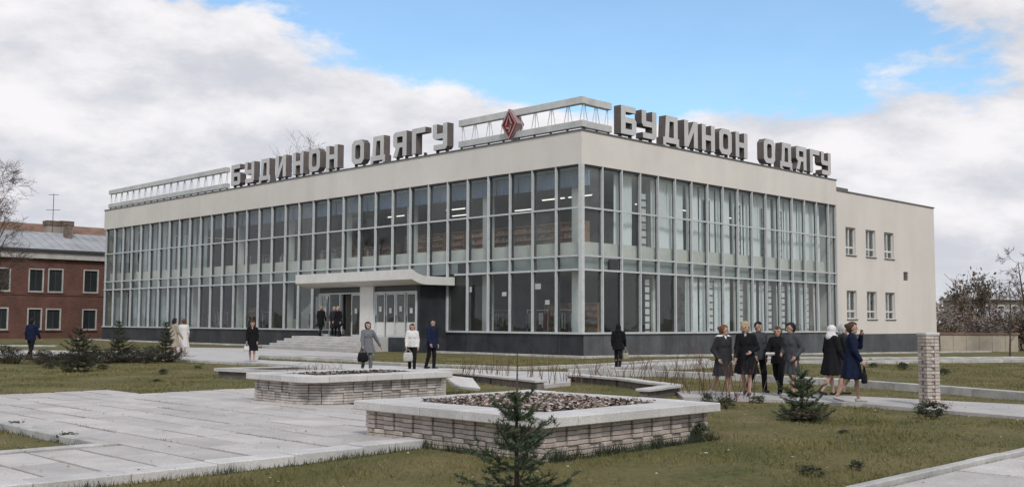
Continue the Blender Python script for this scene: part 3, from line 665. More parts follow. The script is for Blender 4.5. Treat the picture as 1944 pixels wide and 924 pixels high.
# ---- rooftop lettering
LET = {
 'Б': (.82, [[(0,0),(.72,0),(.82,.1),(.82,.5),(.72,.6),(.24,.6),(.24,.79),(.78,.79),(.78,1),(0,1)], [(.24,.19),(.24,.41),(.58,.41),(.58,.19)]]),
 'У': (.82, [[(0,1),(.24,1),(.24,.62),(.58,.62),(.58,1),(.82,1),(.82,.1),(.72,0),(.06,0),(.06,.2),(.58,.2),(.58,.42),(.1,.42),(0,.52)]]),
 'Д': (.9, [[(0,-.1),(.16,-.1),(.16,0),(.76,0),(.76,-.1),(.92,-.1),(.92,.2),(.84,.2),(.84,1),(.16,1),(.10,.2),(0,.2)], [(.32,.2),(.37,.8),(.61,.8),(.61,.2)]]),
 'И': (.82, [[(0,0),(.24,0),(.58,.60),(.58,0),(.82,0),(.82,1),(.58,1),(.24,.40),(.24,1),(0,1)]]),
 'Н': (.82, [[(0,0),(.24,0),(.24,.4),(.58,.4),(.58,0),(.82,0),(.82,1),(.58,1),(.58,.6),(.24,.6),(.24,1),(0,1)]]),
 'О': (.82, [[(.16,0),(.66,0),(.82,.16),(.82,.84),(.66,1),(.16,1),(0,.84),(0,.16)], [(.31,.2),(.24,.28),(.24,.72),(.31,.8),(.51,.8),(.58,.72),(.58,.28),(.51,.2)]]),
 'Я': (.82, [[(0,0),(.25,0),(.40,.36),(.58,.36),(.58,0),(.82,0),(.82,1),(.12,1),(0,.9),(0,.47),(.1,.38),(.16,.36)], [(.24,.55),(.24,.8),(.58,.8),(.58,.55)]]),
 'Г': (.78, [[(0,0),(.24,0),(.24,.79),(.78,.79),(.78,1),(0,1)]]),
}
LMESH = {}
def outline_mesh(name, polys, depth, mats, sx=1.0, sy=1.0):
    cu = bpy.data.curves.new(name, 'CURVE'); cu.dimensions = '2D'; cu.fill_mode = 'BOTH'; cu.extrude = depth / 2
    for poly in polys:
        sp = cu.splines.new('POLY'); sp.points.add(len(poly) - 1); sp.use_cyclic_u = True
        for p, c in zip(sp.points, poly): p.co = (c[0] * sx, c[1] * sy, 0, 1)
    ob = bpy.data.objects.new(name, cu); COL.objects.link(ob)
    dg = bpy.context.evaluated_depsgraph_get(); me = bpy.data.meshes.new_from_object(ob.evaluated_get(dg))
    COL.objects.unlink(ob); bpy.data.objects.remove(ob); bpy.data.curves.remove(cu)
    me.name = name; me.materials.clear()
    for m in mats: me.materials.append(MATS[m])
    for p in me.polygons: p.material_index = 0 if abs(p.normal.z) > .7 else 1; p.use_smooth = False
    return me
def letter_mesh(ch):
    if ch not in LMESH: LMESH[ch] = outline_mesh('letter', LET[ch][1], .50, ['letter_face', 'letter_side'], 1.62, 1.55)
    return LMESH[ch]
def rooftop_sign(label, left, starts):
    T = thing('rooftop_sign', label, 'sign', S(0, 0, 11.54), AZ)
    word = 'БУДИНОНОДЯГУ'
    for ch, s in zip(word, starts):
        o = bpy.data.objects.new('letter', letter_mesh(ch)); link(o, T)
        # text plane: local x across the letter, y up, z towards the viewer
        if left: o.matrix_local = Matrix(((0, 0, -1, .45), (-1, 0, 0, s), (0, 1, 0, .28), (0, 0, 0, 1)))
        else: o.matrix_local = Matrix(((1, 0, 0, s), (0, 0, -1, .45), (0, 1, 0, .28), (0, 0, 0, 1)))
        wd = LET[ch][0] * 1.62
        for f in (.15, .8):
            c = s - wd * f if left else s + wd * f
            if left: bxo('foot', .35, .55, c - .04, c + .04, .0, .30 if ch != 'Д' else .14, 'dark_metal', T)
            else: bxo('foot', c - .04, c + .04, .35, .55, .0, .30 if ch != 'Д' else .14, 'dark_metal', T)
    lo, hi = (min(starts) - 1.4, max(starts)) if left else (min(starts), max(starts) + 1.4)
    for x in (.30, .60):
        if left: bxo('base_rail', x - .03, x + .03, lo, hi, .0, .07, 'rail_grey', T)
        else: bxo('base_rail', lo, hi, x - .03, x + .03, .0, .07, 'rail_grey', T)
rooftop_sign('big grey block letters БУДИНОН ОДЯГУ on the roof edge of the long front', True,
             [35.55, 33.60, 31.55, 29.35, 27.15, 25.15, 23.1, 20.2, 18.15, 15.85, 14.0, 12.05])
rooftop_sign('big grey block letters БУДИНОН ОДЯГУ on the roof edge of the side front', False,
             [3.45, 5.25, 7.2, 9.2, 10.95, 12.75, 14.5, 17.7, 19.65, 21.65, 23.45, 24.95])
def truss(name, label, runs, emblem=None):
    T = thing(name, label, 'railing', S(0, 0, 11.54), AZ)
    for (ax, a, b) in runs:
        def bar(lo, hi, z0, z1, nm, off=0.08, dp=.34, m='rail_grey', p=T):
            return bxo(nm, off, off + dp, lo, hi, z0, z1, m, p, .012) if ax == 'u' else bxo(nm, lo, hi, off, off + dp, z0, z1, m, p, .012)
        bar(a, b, 1.39, 1.76, 'top_beam'); bar(a, b, .17, .52, 'bottom_beam')
        n = max(2, int((b - a) / 1.15)); st = (b - a) / n
        for i in range(n + 1):
            c = a + i * st; c = min(max(c, a + .1), b - .1)
            for (d0, d1) in ((-.05, -.05), (.24, .02), (-.34, -.12)):
                q = MB(); p0, p1 = c + d0, c + d1
                if ax == 'u': q.tube([(.25, p0, .5), (.25, p1, 1.42)], .022, 5)
                else: q.tube([(p0, .25, .5), (p1, .25, 1.42)], .022, 5)
                if a < p0 < b and a < p1 < b: q.build('strut', 'rail_grey', T)
            f = MB(); (f.box(.2, .3, c - .04, c + .04, 0, .18) if ax == 'u' else f.box(c - .04, c + .04, .2, .3, 0, .18)); f.build('foot', 'dark_metal', T)
truss('roof_railing', 'low grey twin-beam roof railing running to the far end of the long front', [('u', 36.1, 56.9)])
truss('roof_railing', 'grey twin-beam roof railing wrapping the corner beside the red diamond emblem', [('u', .0, 9.6), ('v', .43, 2.55)])
def emblem():
    T = thing('diamond_emblem', 'red diamond emblem with pale monogram on the roof railing', 'emblem', S(5.14, -.12, 12.45), AZ)
    M4 = Matrix(((0, 0, -1, 0), (-1, 0, 0, 0), (0, 1, 0, 0), (0, 0, 0, 1)))
    def put(name, polys, depth, off, mats):
        o = bpy.data.objects.new(name, outline_mesh(name, polys, depth, mats)); link(o, T); o.matrix_local = Matrix.Translation((off, 0, 0)) @ M4
    w, h = .60, .86
    put('body', [[(0, -h), (w, 0), (0, h), (-w, 0)]], .55, .25, ['emblem_red', 'emblem_pale'])
    put('rim', [[(0, -h), (w, 0), (0, h), (-w, 0)], [(0, -h + .16), (w - .11, 0), (0, h - .16), (-w + .11, 0)]], .06, -.06, ['emblem_pale', 'emblem_red'])
    put('monogram', [[(-.28, -.05), (-.18, -.05), (-.02, .45), (-.02, .62)], [(.0, .55), (.28, -.02), (.17, -.02), (.0, .32)], [(-.26, -.12), (.05, -.18), (.02, -.28), (-.20, -.22)], [(.05, -.05), (.22, -.10), (.02, -.5), (-.04, -.4), (.1, -.14)]], .05, -.06, ['emblem_pale', 'emblem_red'])
emblem()

# ================================================================== PLANTERS
BR = {}
def brick_obj(dims, loc, m, parent, rz=0.0):
    o = boxobj('brick', dims, loc, m, parent, .006); o.rotation_euler = (RND.uniform(-.012, .012), RND.uniform(-.012, .012), rz + RND.uniform(-.015, .015)); return o
def planter(label, u0, u1, v0, v1, h, m, cham=0.0, fill='soil', zbase=-.14, brick_sides=4):
    """square bed of block-bond brick under wide concrete coping; faces: v0 (left front), u0 (right front), v1, u1"""
    T = thing('planter', label, 'planter', S(u0, v0, 0), AZ); X, Y = v1 - v0, u1 - u0
    ct = .13; oh = .13; top = h
    PAVED.append(ccw(suv((u0, v0), (u1, v0), (u1, v1), (u0, v1))))
    def inset(d):      # footprint, near corner cut off
        p = [(d, d), (X - d, d), (X - d, Y - d), (d, Y - d)]
        if cham: c = cham; p = [(d, d + c), (d + c, d), (X - d, d), (X - d, Y - d), (d, Y - d)]
        return p
    MB().prism(inset(oh + .10), zbase - .2, top - ct - .002).build('core', 'brick_core', T)
    nc = 8; ch = (top - ct - zbase - .005) / nc; bw = .215 if not cham else .25; n_parts = 0; rest = MB()
    sides = [((oh, oh + cham), (oh, Y - oh), 0), ((oh + cham, oh), (X - oh, oh), 1), ((X - oh, oh), (X - oh, Y - oh), 2), ((oh, Y - oh), (X - oh, Y - oh), 3)]
    if cham: sides.insert(1, ((oh, oh + cham), (oh + cham, oh), 4))
    for a, b, sid in sides:
        a = Vector((*a, 0)); b = Vector((*b, 0)); d = b - a; L = d.length; n = max(1, round(L / bw)); w = L / n; d.normalize(); ang = math.atan2(d.y, d.x)
        nrm = {0: Vector((1, 0, 0)), 1: Vector((0, 1, 0)), 2: Vector((-1, 0, 0)), 3: Vector((0, -1, 0)), 4: Vector((.707, .707, 0))}[sid]
        for i in range(n):
            for c in range(nc):
                blk = (i + c // 4) % 2; rec = .0 if blk else .032
                p = a + d * (w * (i + .5)) + nrm * (.05 + rec + RND.uniform(-.006, .006)); z = zbase + ch * (c + .5)
                if n_parts < 295: brick_obj((round(w - .008, 3), .10, round(ch - .008, 3)), (p.x, p.y, z), m, T, ang); n_parts += 1
                else:
                    e = d * (w / 2 - .005); f = nrm * .05; vs = []
                    for zz in (z - ch / 2 + .006, z + ch / 2 - .006): vs += [(p - e - f) + Vector((0, 0, zz)), (p + e - f) + Vector((0, 0, zz)), (p + e + f) + Vector((0, 0, zz)), (p - e + f) + Vector((0, 0, zz))]
                    rest._add(vs, [(3, 2, 1, 0), (4, 5, 6, 7), (0, 1, 5, 4), (1, 2, 6, 5), (2, 3, 7, 6), (3, 0, 4, 7)])
    if rest.v: tag(rest.build('brickwork', m, T), kind='stuff')
    # coping
    cw = .62 if not cham else .48
    ring_o = inset(0); 
    def cop(pts): 
        o = MB().prism(ccw(pts), top - ct, top + RND.uniform(-.003, .003)).build('coping_slab', 'coping', T)
        bm = bmesh.new(); bm.from_mesh(o.data); bmesh.ops.bevel(bm, geom=bm.edges[:], offset=.012, segments=1, affect='EDGES'); bm.to_mesh(o.data); bm.free()
    g = .004
    nY = 4; nX = 4
    y0s, y1s = cw, Y - cw
    for i in range(nY - 1):
        a, b = y0s + (y1s - y0s) * i / (nY - 1), y0s + (y1s - y0s) * (i + 1) / (nY - 1)
        cop([(0, a + g), (cw, a + g), (cw, b - g), (0, b - g)]); cop([(X - cw, a + g), (X, a + g), (X, b - g), (X - cw, b - g)])
    x0s, x1s = cw, X - cw
    for i in range(nX - 1):
        a, b = x0s + (x1s - x0s) * i / (nX - 1), x0s + (x1s - x0s) * (i + 1) / (nX - 1)
        cop([(a + g, 0), (b - g, 0), (b - g, cw), (a + g, cw)]); cop([(a + g, Y - cw), (b - g, Y - cw), (b - g, Y), (a + g, Y)])
    if cham:
        c = min(cham, cw - .05); cop([(0, cw - g), (0, c), (c * .3, c * .3), (c, 0), (cw - g, 0), (cw - g, cw - g)])
    else: cop([(0, 0), (cw - g, 0), (cw - g, cw - g), (0, cw - g)])
    cop([(X - cw + g, 0), (X, 0), (X, cw - g), (X - cw + g, cw - g)]); cop([(0, Y - cw + g), (cw - g, Y - cw + g), (cw - g, Y), (0, Y)]); cop([(X - cw + g, Y - cw + g), (X, Y - cw + g), (X, Y), (X - cw + g, Y)])
    # soil with dead leaves and stubble
    n = 16; vs = []; fs = []
    for j in range(n + 1):
        for i in range(n + 1):
            e = min(i, j, n - i, n - j) / (n / 2); vs.append((cw - .02 + (X - 2 * cw + .04) * i / n, cw - .02 + (Y - 2 * cw + .04) * j / n, top - .06 + .05 * e + RND.uniform(-.012, .012)))
    for j in range(n):
        for i in range(n): fs.append((j * (n + 1) + i, j * (n + 1) + i + 1, (j + 1) * (n + 1) + i + 1, (j + 1) * (n + 1) + i))
    q = MB(); q._add(vs, fs); q.build('soil', 'soil', T, True)
    ln = 5200 if fill == 'litter' else 700; q = MB()
    for _ in range(ln):
        x, y = RND.uniform(cw + .04, X - cw - .04), RND.uniform(cw + .04, Y - cw - .04); s = RND.uniform(.010, .034); a = RND.uniform(0, 6.3); t = RND.uniform(-.9, .9)
        z = top - .02 + RND.uniform(0, .055 if fill == 'litter' else .02); q.cur = 1 if RND.random() < (.33 if fill == 'litter' else .12) else 0
        c, sn = math.cos(a), math.sin(a); vs = []
        for (p, r) in ((-1, -.5), (1, -.6), (1.1, .5), (-.9, .6)): vs.append((x + s * (p * c - r * sn), y + s * (p * sn + r * c), z + s * r * t + s * .3 * p * math.sin(a * 3)))
        q._add(vs, [(0, 1, 2, 3)])
    tag(q.build('dry_leaves', ['litter', 'litter_pale'], T), kind='stuff')
    return T
planter('square brick planter with wide pale coping, full of dead leaves', -26.65, -22.80, -30.80, -27.10, .50, 'brick_pale', fill='litter')
planter('long brick planter with cut-off corner on the flagged square, bare soil inside', -18.15, -15.80, -28.45, -24.75, .57, 'brick_grey', cham=.55, zbase=.0)
def block_pier():
    P = at_z(826, 746, 0.0); u, v = UV(P.x, P.y)
    T = thing('block_pier', 'squat grey concrete pier under the far end of the long planter coping', 'pier', S(u + .05, v + .15, 0), AZ)
    bxo('block', -.15, .15, -.15, .15, -.2, .21, 'concrete', T, .012); bxo('block', -.15, .15, -.15, .15, .216, .42, 'concrete', T, .012)
    bxo('cap', -.3, .55, -.28, .28, .424, .54, 'coping', T, .012)
block_pier()
def low_bed(label, pts, z, m='coping'):
    P = [at_z(x, y, z) for x, y in pts]; base = P[0]
    T = thing('planting_bed', label, 'planter', (base.x, base.y, 0))
    L = [(p.x - base.x, p.y - base.y) for p in P]; L = ccw(L)
    PAVED.append([(x + base.x, y + base.y) for x, y in L])
    c = Vector((sum(p[0] for p in L) / len(L), sum(p[1] for p in L) / len(L)))
    def sc(k): return [tuple(c + (Vector(p) - c) * k) for p in L]
    MB().prism(sc(.93), -.25, z - .1).build('wall', 'brick_core', T); MB().prism(sc(.8), z - .1, z - .03).build('soil', 'soil', T)  # wall coloured dark to stand in for the shade under the coping
    o_, i_ = L, sc(.80)
    for i in range(len(L)):
        j = (i + 1) % len(L); MB().prism([o_[i], o_[j], i_[j], i_[i]], z - .098, z + RND.uniform(-.003, .003)).build('coping_slab', 'coping', T)
low_bed('low stone-edged bed with sides darkened as shade behind the long planter', [(408, 702.5), (520, 706.5), (640, 702), (560, 697.5)], .20)
def prop_slab():
    P = at_z(880, 742, 0); T = thing('concrete_slab', 'loose pale concrete slab tilted against the kerb behind the leaf-filled planter', 'slab', (P.x, P.y + .4, 0), .5)
    q = MB(); q.cbox(-.36, .36, -.28, .28, -.04, .04, .01); o = q.build('slab', 'coping', T); o.rotation_euler = (.42, .12, 0); o.location = (0, 0, .16)
prop_slab()
def gate_post():
    P = on_ground(1768, 770)
    T = thing('brick_pillar', 'free-standing pale brick pillar with slotted courses on the front lawn', 'pillar', P, math.radians(14))
    n = 21; ch = 1.50 / n
    bxo('core', -.04, .04, -.04, .04, -.15, 1.49, 'brick_core', T)
    for c in range(n):
        z = ch * (c + .5)
        for sx in (-1, 1):
            for sy in (-1, 1): brick_obj((.112, .112, ch - .009), (sx * .094, sy * .094, z), 'brick_pale', T)
        r = .098 if c % 2 == 0 or c > 18 else .066
        for (x, y) in ((0, -r), (0, r)): brick_obj((.072, .09, ch - .010), (x, y, z), 'brick_pale', T)
        for (x, y) in ((-r, 0), (r, 0)): brick_obj((.09, .072, ch - .010), (x, y, z), 'brick_pale', T)
    bxo('cap', -.165, .165, -.165, .165, 1.502, 1.57, 'coping', T, .015)
gate_post()

# ================================================================== NEIGHBOURING BUILDINGS
def brick_house():
    U0 = 67.4
    T = thing('brick_house', 'two-storey red brick house with grey metal roof and white-framed windows', 'house', S(U0, 0, 0), AZ)
    loc = lambda px, py: (lambda p: (UV(p.x, p.y)[1], p.z))(at_u(px, py, U0))
    v0, v1 = -7.6, 10.0; ze = loc(100, 499)[1]
    wins = []
    for (x0, x1, y0, y1) in ((-7, 20, 515, 561), (55, 83, 516.5, 562), (92, 120, 516.5, 562.5), (159, 187, 518, 563)):
        a = loc(x0, y0); b = loc(x1, y1); wins.append((a[0], b[0], b[1], a[1]))
    for (x0, x1, y0, y1) in ((-9, 16, 591, 634), (53, 80, 592, 633), (88, 116, 592.5, 633), (157, 184, 593, 632.5)):
        a = loc(x0, y0); b = loc(x1, y1); wins.append((a[0], b[0], b[1], a[1]))
    q = MB(); xs = sorted({v0, v1, *[w[0] for w in wins], *[w[1] for w in wins]}); zs = sorted({-.6, ze, *[w[2] for w in wins], *[w[3] for w in wins]})
    for i in range(len(xs) - 1):
        for j in range(len(zs) - 1):
            cx, cz = (xs[i] + xs[i + 1]) / 2, (zs[j] + zs[j + 1]) / 2
            if any(w[0] < cx < w[1] and w[2] < cz < w[3] for w in wins): continue
            x0, x1, z0, z1 = xs[i], xs[i + 1], zs[j], zs[j + 1]
            q._add([(x0, 0, z0), (x1, 0, z0), (x1, 0, z1), (x0, 0, z1)], [(0, 1, 2, 3)])
    for (a, b, c, d) in wins:
        q._add([(a, 0, c), (b, 0, c), (b, .25, c), (a, .25, c), (a, 0, d), (b, 0, d), (b, .25, d), (a, .25, d)], [(0, 1, 2, 3), (7, 6, 5, 4), (0, 3, 7, 4), (2, 1, 5, 6)])
    q._add([(v1, 0, -.6), (v1, 11, -.6), (v1, 11, ze), (v1, 0, ze)], [(0, 1, 2, 3)]); q._add([(v0, 0, -.6), (v0, 11, -.6), (v0, 11, ze), (v0, 0, ze)], [(3, 2, 1, 0)])
    q._add([(v0, 11, -.6), (v1, 11, -.6), (v1, 11, ze), (v0, 11, ze)], [(3, 2, 1, 0)])
    q.build('wall', 'red_brick', T)
    for (a, b, c, d) in wins:
        w = thing('window', None, None); w.parent = T
        f = MB(); t = .12
        f.box(a, a + t, -.05, .12, c, d); f.box(b - t, b, -.05, .12, c, d); f.box(a + t, b - t, -.05, .12, d - t, d); f.box(a + t, b - t, -.05, .12, c, c + t)
        f.build('frame', 'old_white', w); xm = (a + b) / 2
        bxo('glazing_bar', xm - .035, xm + .035, .06, .11, c + t, d - t, 'dark_metal', w)
        for (p, r) in ((a + t, xm - .036), (xm + .036, b - t)): bxo('pane', p, r, .08, .10, c + t, d - t, 'window_dark', w)
        bxo('sill', a - .1, b + .1, -.14, -.055, c - .09, c - .002, 'cap_brown', w)
    zc = loc(100, 484)[1]
    bxo('cornice', v0 - .3, v1 + .3, -.35, .02, ze + .002, zc, 'old_white', T); bxo('gutter', v0 - .4, v1 + .4, -.55, -.351, zc - .12, zc + .14, 'dark_metal', T)
    bxo('string_course', v0, v1, -.06, -.002, loc(100, 568)[1], loc(100, 565)[1], 'red_brick', T)
    # pitched sheet roof with standing seams
    yr = 5.4; zr = at_u(100, 449, U0 + 5.4).z
    q = MB(); q._add([(v0 - .3, -.5, zc + .05), (v1 + .3, -.5, zc + .05), (v1 + .3, yr, zr), (v0 - .3, yr, zr), (v1 + .3, 11.5, zc + .05), (v0 - .3, 11.5, zc + .05)], [(0, 1, 2, 3), (3, 2, 4, 5), (0, 3, 5), (1, 4, 2), (5, 4, 1, 0)])
    R = q.build('roof', 'roof_metal', T)
    for i in range(int((v1 - v0) / .9)):
        x = v0 + i * .9; s = MB(); a = Vector((x, -.48, zc + .05)); b = Vector((x, yr, zr)); s.tube([a + Vector((0, -.01, .03)), b + Vector((0, -.01, .03))], .025, 4); s.build('seam', 'roof_metal', R)
    a = at_u(128, 430, U0 + 4.2); u, v = UV(a.x, a.y); c = MB(); c.box(v - .32, v + .32, 3.7, 4.4, zc + .6, zr + .75); c.box(v - .4, v + .4, 3.62, 4.48, zr + .752, zr + .95); c.build('chimney', 'chimney_brick', R)
    # chimneys of the house behind
brick_house()
def back_house():
    B = at_d(90, 500, 125.0)
    T = thing('old_house', 'brown-roofed house with broad chimneys behind the brick house', 'house', (B.x, B.y, 0), AZ)
    z = lambda py: CAM_H + (612 - py) / F_PX * 125
    MB().box(-22, 14, 0, 10, -.5, z(462)).build('wall', 'stucco_far', T)
    q = MB(); e, r = z(463), z(424); q._add([(-22.5, -.6, e), (14.5, -.6, e), (9, 5, r), (-22.5, 5, r), (14.5, 10.6, e), (-22.5, 10.6, e)], [(0, 1, 2, 3), (3, 2, 4, 5), (1, 4, 2), (0, 3, 5), (5, 4, 1, 0)])
    R = q.build('roof', 'roof_brown', T)
    for (px0, px1, top) in ((101, 135, 421), (137, 166, 420)):
        a = at_d(px0, 430, 125); b = at_d(px1, 430, 125); la = (a.x - B.x) * VX + (a.y - B.y) * VY; w = (b.x - a.x) * .8
        c = MB(); c.box(la, la + w, 1.4, 2.6, e, z(top + 9)); c.build('chimney', 'stucco_far', R); c = MB(); c.box(la - .1, la + w + .1, 1.3, 2.7, z(top + 9) + .002, z(top)); c.build('chimney_cap', 'chimney_brick', R)
    A = at_d(100, 425, 124); q = MB(); zb = z(432); x = (A.x - B.x) * VX + (A.y - B.y) * VY
    AT = thing('roof_antenna', 'thin television antenna mast with crossbars on the brown roof', 'antenna', (A.x, A.y, zb), 0)
    MB().tube([(0, 0, -1.2), (0, 0, z(374) - zb)], .04, 5).build('mast', 'dark_metal', AT)
    for (py, w) in ((376, .6), (405, .85)): MB().tube([(-w, 0, z(py) - zb), (w, 0, z(py) - zb)], .03, 5).build('crossbar', 'dark_metal', AT)
back_house()
def far_house(px, py_ridge, py_eave, py_base, dist, w, label, m='stucco_far', rz=.3):
    B = at_d(px, 600, dist); hor = 603; zz = lambda py: CAM_H + (hor - py) / F_PX * dist
    T = thing('cottage', label, 'house', (B.x, B.y, -.6), rz); e, r = zz(py_eave) + .6, zz(py_ridge) + .6
    MB().box(-w / 2, w / 2, 0, 6, -.5, e).build('wall', m, T)
    q = MB(); q._add([(-w / 2 - .4, -.5, e - .1), (w / 2 + .4, -.5, e - .1), (w / 2 + .4, 3, r), (-w / 2 - .4, 3, r), (w / 2 + .4, 6.5, e - .1), (-w / 2 - .4, 6.5, e - .1)], [(0, 1, 2, 3), (3, 2, 4, 5), (1, 4, 2), (0, 3, 5), (5, 4, 1, 0)]); q.build('roof', 'roof_old', T)
    for s in (-.5, .0, .5):
        wn = bxo('window', s * w * .6 - .45, s * w * .6 + .45, -.06, -.002, e - 1.9, e - .7, 'white_paint', T); bxo('pane', -.36, .36, -.04, -.034, -.5, .5, 'window_dark', wn)
far_house(1902, 545, 556, 585, 118, 6, 'small cottage with pale metal roof among the bushes, the farther of two', rz=.25)
far_house(1914, 573, 592, 620, 98, 6, 'low shed-like cottage with pale metal roof behind the garden wall', rz=-.5)
def garden_wall():
    a = at_z(1786, 656, -.42); b = at_z(1934, 655.5, -.42); d = b - a
    T = thing('garden_wall', 'low beige garden wall with brown capping past the annex', 'wall', (a.x, a.y, -.45), math.atan2(d.y, d.x)); L = d.length
    n = 6
    for i in range(n): bxo('wall_panel', L * i / n + .01, L * (i + 1) / n - .01, -.12, .12, -.4, 1.22, 'wall_beige', T)
    bxo('cap', -.1, L + .1, -.2, .2, 1.222, 1.40, 'cap_brown', T)
    g = at_z(1788, 655, -.42)
    G = thing('wall_post', 'dark upright post at the near end of the garden wall', 'post', (g.x, g.y - .6, -.45), .2)
    bxo('shaft', -.22, .22, -.2, .2, -.3, 1.05, 'dark_metal', G, .03); bxo('head', -.16, .16, -.15, .15, 1.052, 1.18, 'dark_metal', G, .04)
garden_wall()

# ================================================================== PLANTS
def grow(rng, mb, p, d, length, r, depth, maxd, droop=0.0, spread=.6, kids=(2, 4), wob=.12, sides=5, minr=.006):
    n = 5 if depth < 2 else 4 if depth < 3 else 3; path = [p.copy()]; rad = [r]; q = p.copy(); dd = d.copy()
    for i in range(n):
        dd = (dd + Vector((rng.gauss(0, wob), rng.gauss(0, wob), rng.gauss(0, wob) - droop * (i / n)))).normalized()
        q = q + dd * (length / n); path.append(q.copy()); rad.append(max(minr, r * (1 - .62 * (i + 1) / n)))
    mb.tube(path, rad, max(3, sides - depth), depth == 0)
    if depth >= maxd: return
    for k in range(rng.randint(*kids)):
        t = rng.uniform(.3, 1.0); i = min(n - 1, int(t * n)); b = path[i].lerp(path[i + 1], t * n - i)
        ax = Vector((rng.gauss(0, 1), rng.gauss(0, 1), rng.gauss(0, .5))); ax = (ax - dd * ax.dot(dd)).normalized()
        nd = (dd * (1 - spread * .5) + ax * spread).normalized()
        grow(rng, mb, b, nd, length * rng.uniform(.5, .72), max(minr, rad[i] * .55), depth + 1, maxd, droop, spread, kids, wob, sides, minr)
def bare_tree(label, loc, h, seed, droop=.12, m='bark_pale', r=.16, maxd=4, lean=(0, 0), group=None, kids=(3, 5), minr=.012, crownstart=.3, limbs=11, up=1.0, limb=.34):
    rng = random.Random(seed); T = thing('bare_tree', label, 'tree', loc, 0, group)
    t = MB(); path = []; n = 9
    for i in range(n + 1): s = i / n; path.append(Vector((lean[0] * s * h + rng.gauss(0, .02) * h * .25, lean[1] * s * h + rng.gauss(0, .02) * h * .25, -.3 + (h * .93 + .3) * s)))
    t.tube(path, [r * (1 - .9 * i / n) + .015 for i in range(n + 1)], 7); t.build('trunk', m, T, True)
    c = MB()
    for k in range(limbs):
        s = crownstart + (1 - crownstart) * (k + .5) / limbs; i = min(n - 1, int(s * n)); b = path[i].lerp(path[i + 1], s * n - i); a = k * 2.4 + rng.uniform(-.4, .4)
        d = Vector((math.cos(a), math.sin(a), rng.uniform(.7, 1.3) * up)).normalized(); grow(rng, c, b, d, h * (limb - limb * .53 * s) * rng.uniform(.8, 1.2), r * (1 - .8 * s) * .5, 1, maxd, droop, .62, kids, .13, 6, minr)
    c.build('crown', 'twig', T); return T
P = at_d(-22, 650, 70); bare_tree('tall bare birch-like tree beside the brick house', (P.x, P.y, -.1), 11.4, 3, .05, 'bark_pale', .15, 4, (.035, 0), None, (4, 6), .007, .22, 20, up=2.0, limb=.27)
P = at_d(583, 600, 128); bare_tree('bare treetop showing above the long roof sign', (P.x, P.y, 0), 21.6, 8, .0, 'bark', .2, 4, (0, 0), None, (3, 5), .010, .5, 12, up=2.0)
P = at_d(1918, 640, 62); bare_tree('thin bare sapling tree in front of the garden wall end', (P.x, P.y, -.45), 4.6, 14, .0, 'bark', .05, 3, (.03, 0), None, (3, 4), .01, .25, 9)
P = at_d(1885, 630, 95); bare_tree('bare forked tree rising between the cottages', (P.x, P.y, -.5), 5.6, 17, .0, 'bark', .1, 4, (-.05, 0), None, (3, 4), .015, .3, 9)
P = at_d(1960, 630, 80); bare_tree('bare tree leaning in past the garden wall', (P.x, P.y, -.5), 7.4, 21, .0, 'bark', .12, 4, (-.12, 0), None, (3, 4), .012, .3, 10)

BUSH = {}
def clump_mesh(key, mats, n, size, shape, seed, holes=9):
    """leaf-sized faces gathered in clumps inside a 1 x 1 x 1 crown"""
    if key in BUSH: return BUSH[key]
    r = np.random.default_rng(seed); nc = 42
    cc = r.normal(0, 1, (nc, 3)); cc /= np.linalg.norm(cc, axis=1)[:, None]; cc *= (r.uniform(.25, 1, nc) ** .6)[:, None] * .5; cc[:, 2] += .5
    if shape == 'cone': cc[:, :2] *= (1.15 - cc[:, 2:3])
    rad = r.uniform(.07, .17, nc); idx = r.integers(0, nc, n)
    p = cc[idx] + r.normal(0, 1, (n, 3)) * rad[idx][:, None] * .62; p[:, 2] = np.clip(p[:, 2], .01, 1.15)
    a = r.normal(0, 1, (n, 3)); a /= np.linalg.norm(a, axis=1)[:, None]; b = np.cross(a, r.normal(0, 1, (n, 3))); b /= np.linalg.norm(b, axis=1)[:, None]
    s = size * r.uniform(.5, 1.3, n)[:, None]; v = np.stack([p - a * s, p + b * s * .5, p + a * s, p - b * s * .5], 1).reshape(-1, 3)
    mi = (idx % len(mats)); BUSH[key] = np_mesh(key, v, np.arange(4 * n), 4, mats, mi); return BUSH[key]
def bush(label, loc, sx, sz, key, mats, n=1500, size=.035, cat='bush', group=None, seed=1, shape='ball', stems=7, name='bush'):
    T = thing(name, label, cat, loc, RND.uniform(0, 6.3), group)
    me = clump_mesh(key, mats, n, size, shape, seed); o = bpy.data.objects.new('crown', me); link(o, T); o.scale = (sx, sx, sz); o.location = (0, 0, sz * .06)
    k = 'stems' + key
    if k not in BUSH:
        q = MB(); rng = random.Random(seed)
        for i in range(stems): a = i * 2.4; grow(rng, q, Vector((.04 * math.cos(a), .04 * math.sin(a), -.06)), Vector((math.cos(a) * .5, math.sin(a) * .5, 1)).normalized(), .75, .018, 1, 3, 0, .6, (3, 5), .12, 5, .004)
        BUSH[k] = q.mesh('stem', 'twig')
    o = bpy.data.objects.new('stem', BUSH[k]); link(o, T); o.scale = (sx, sx, sz); return T
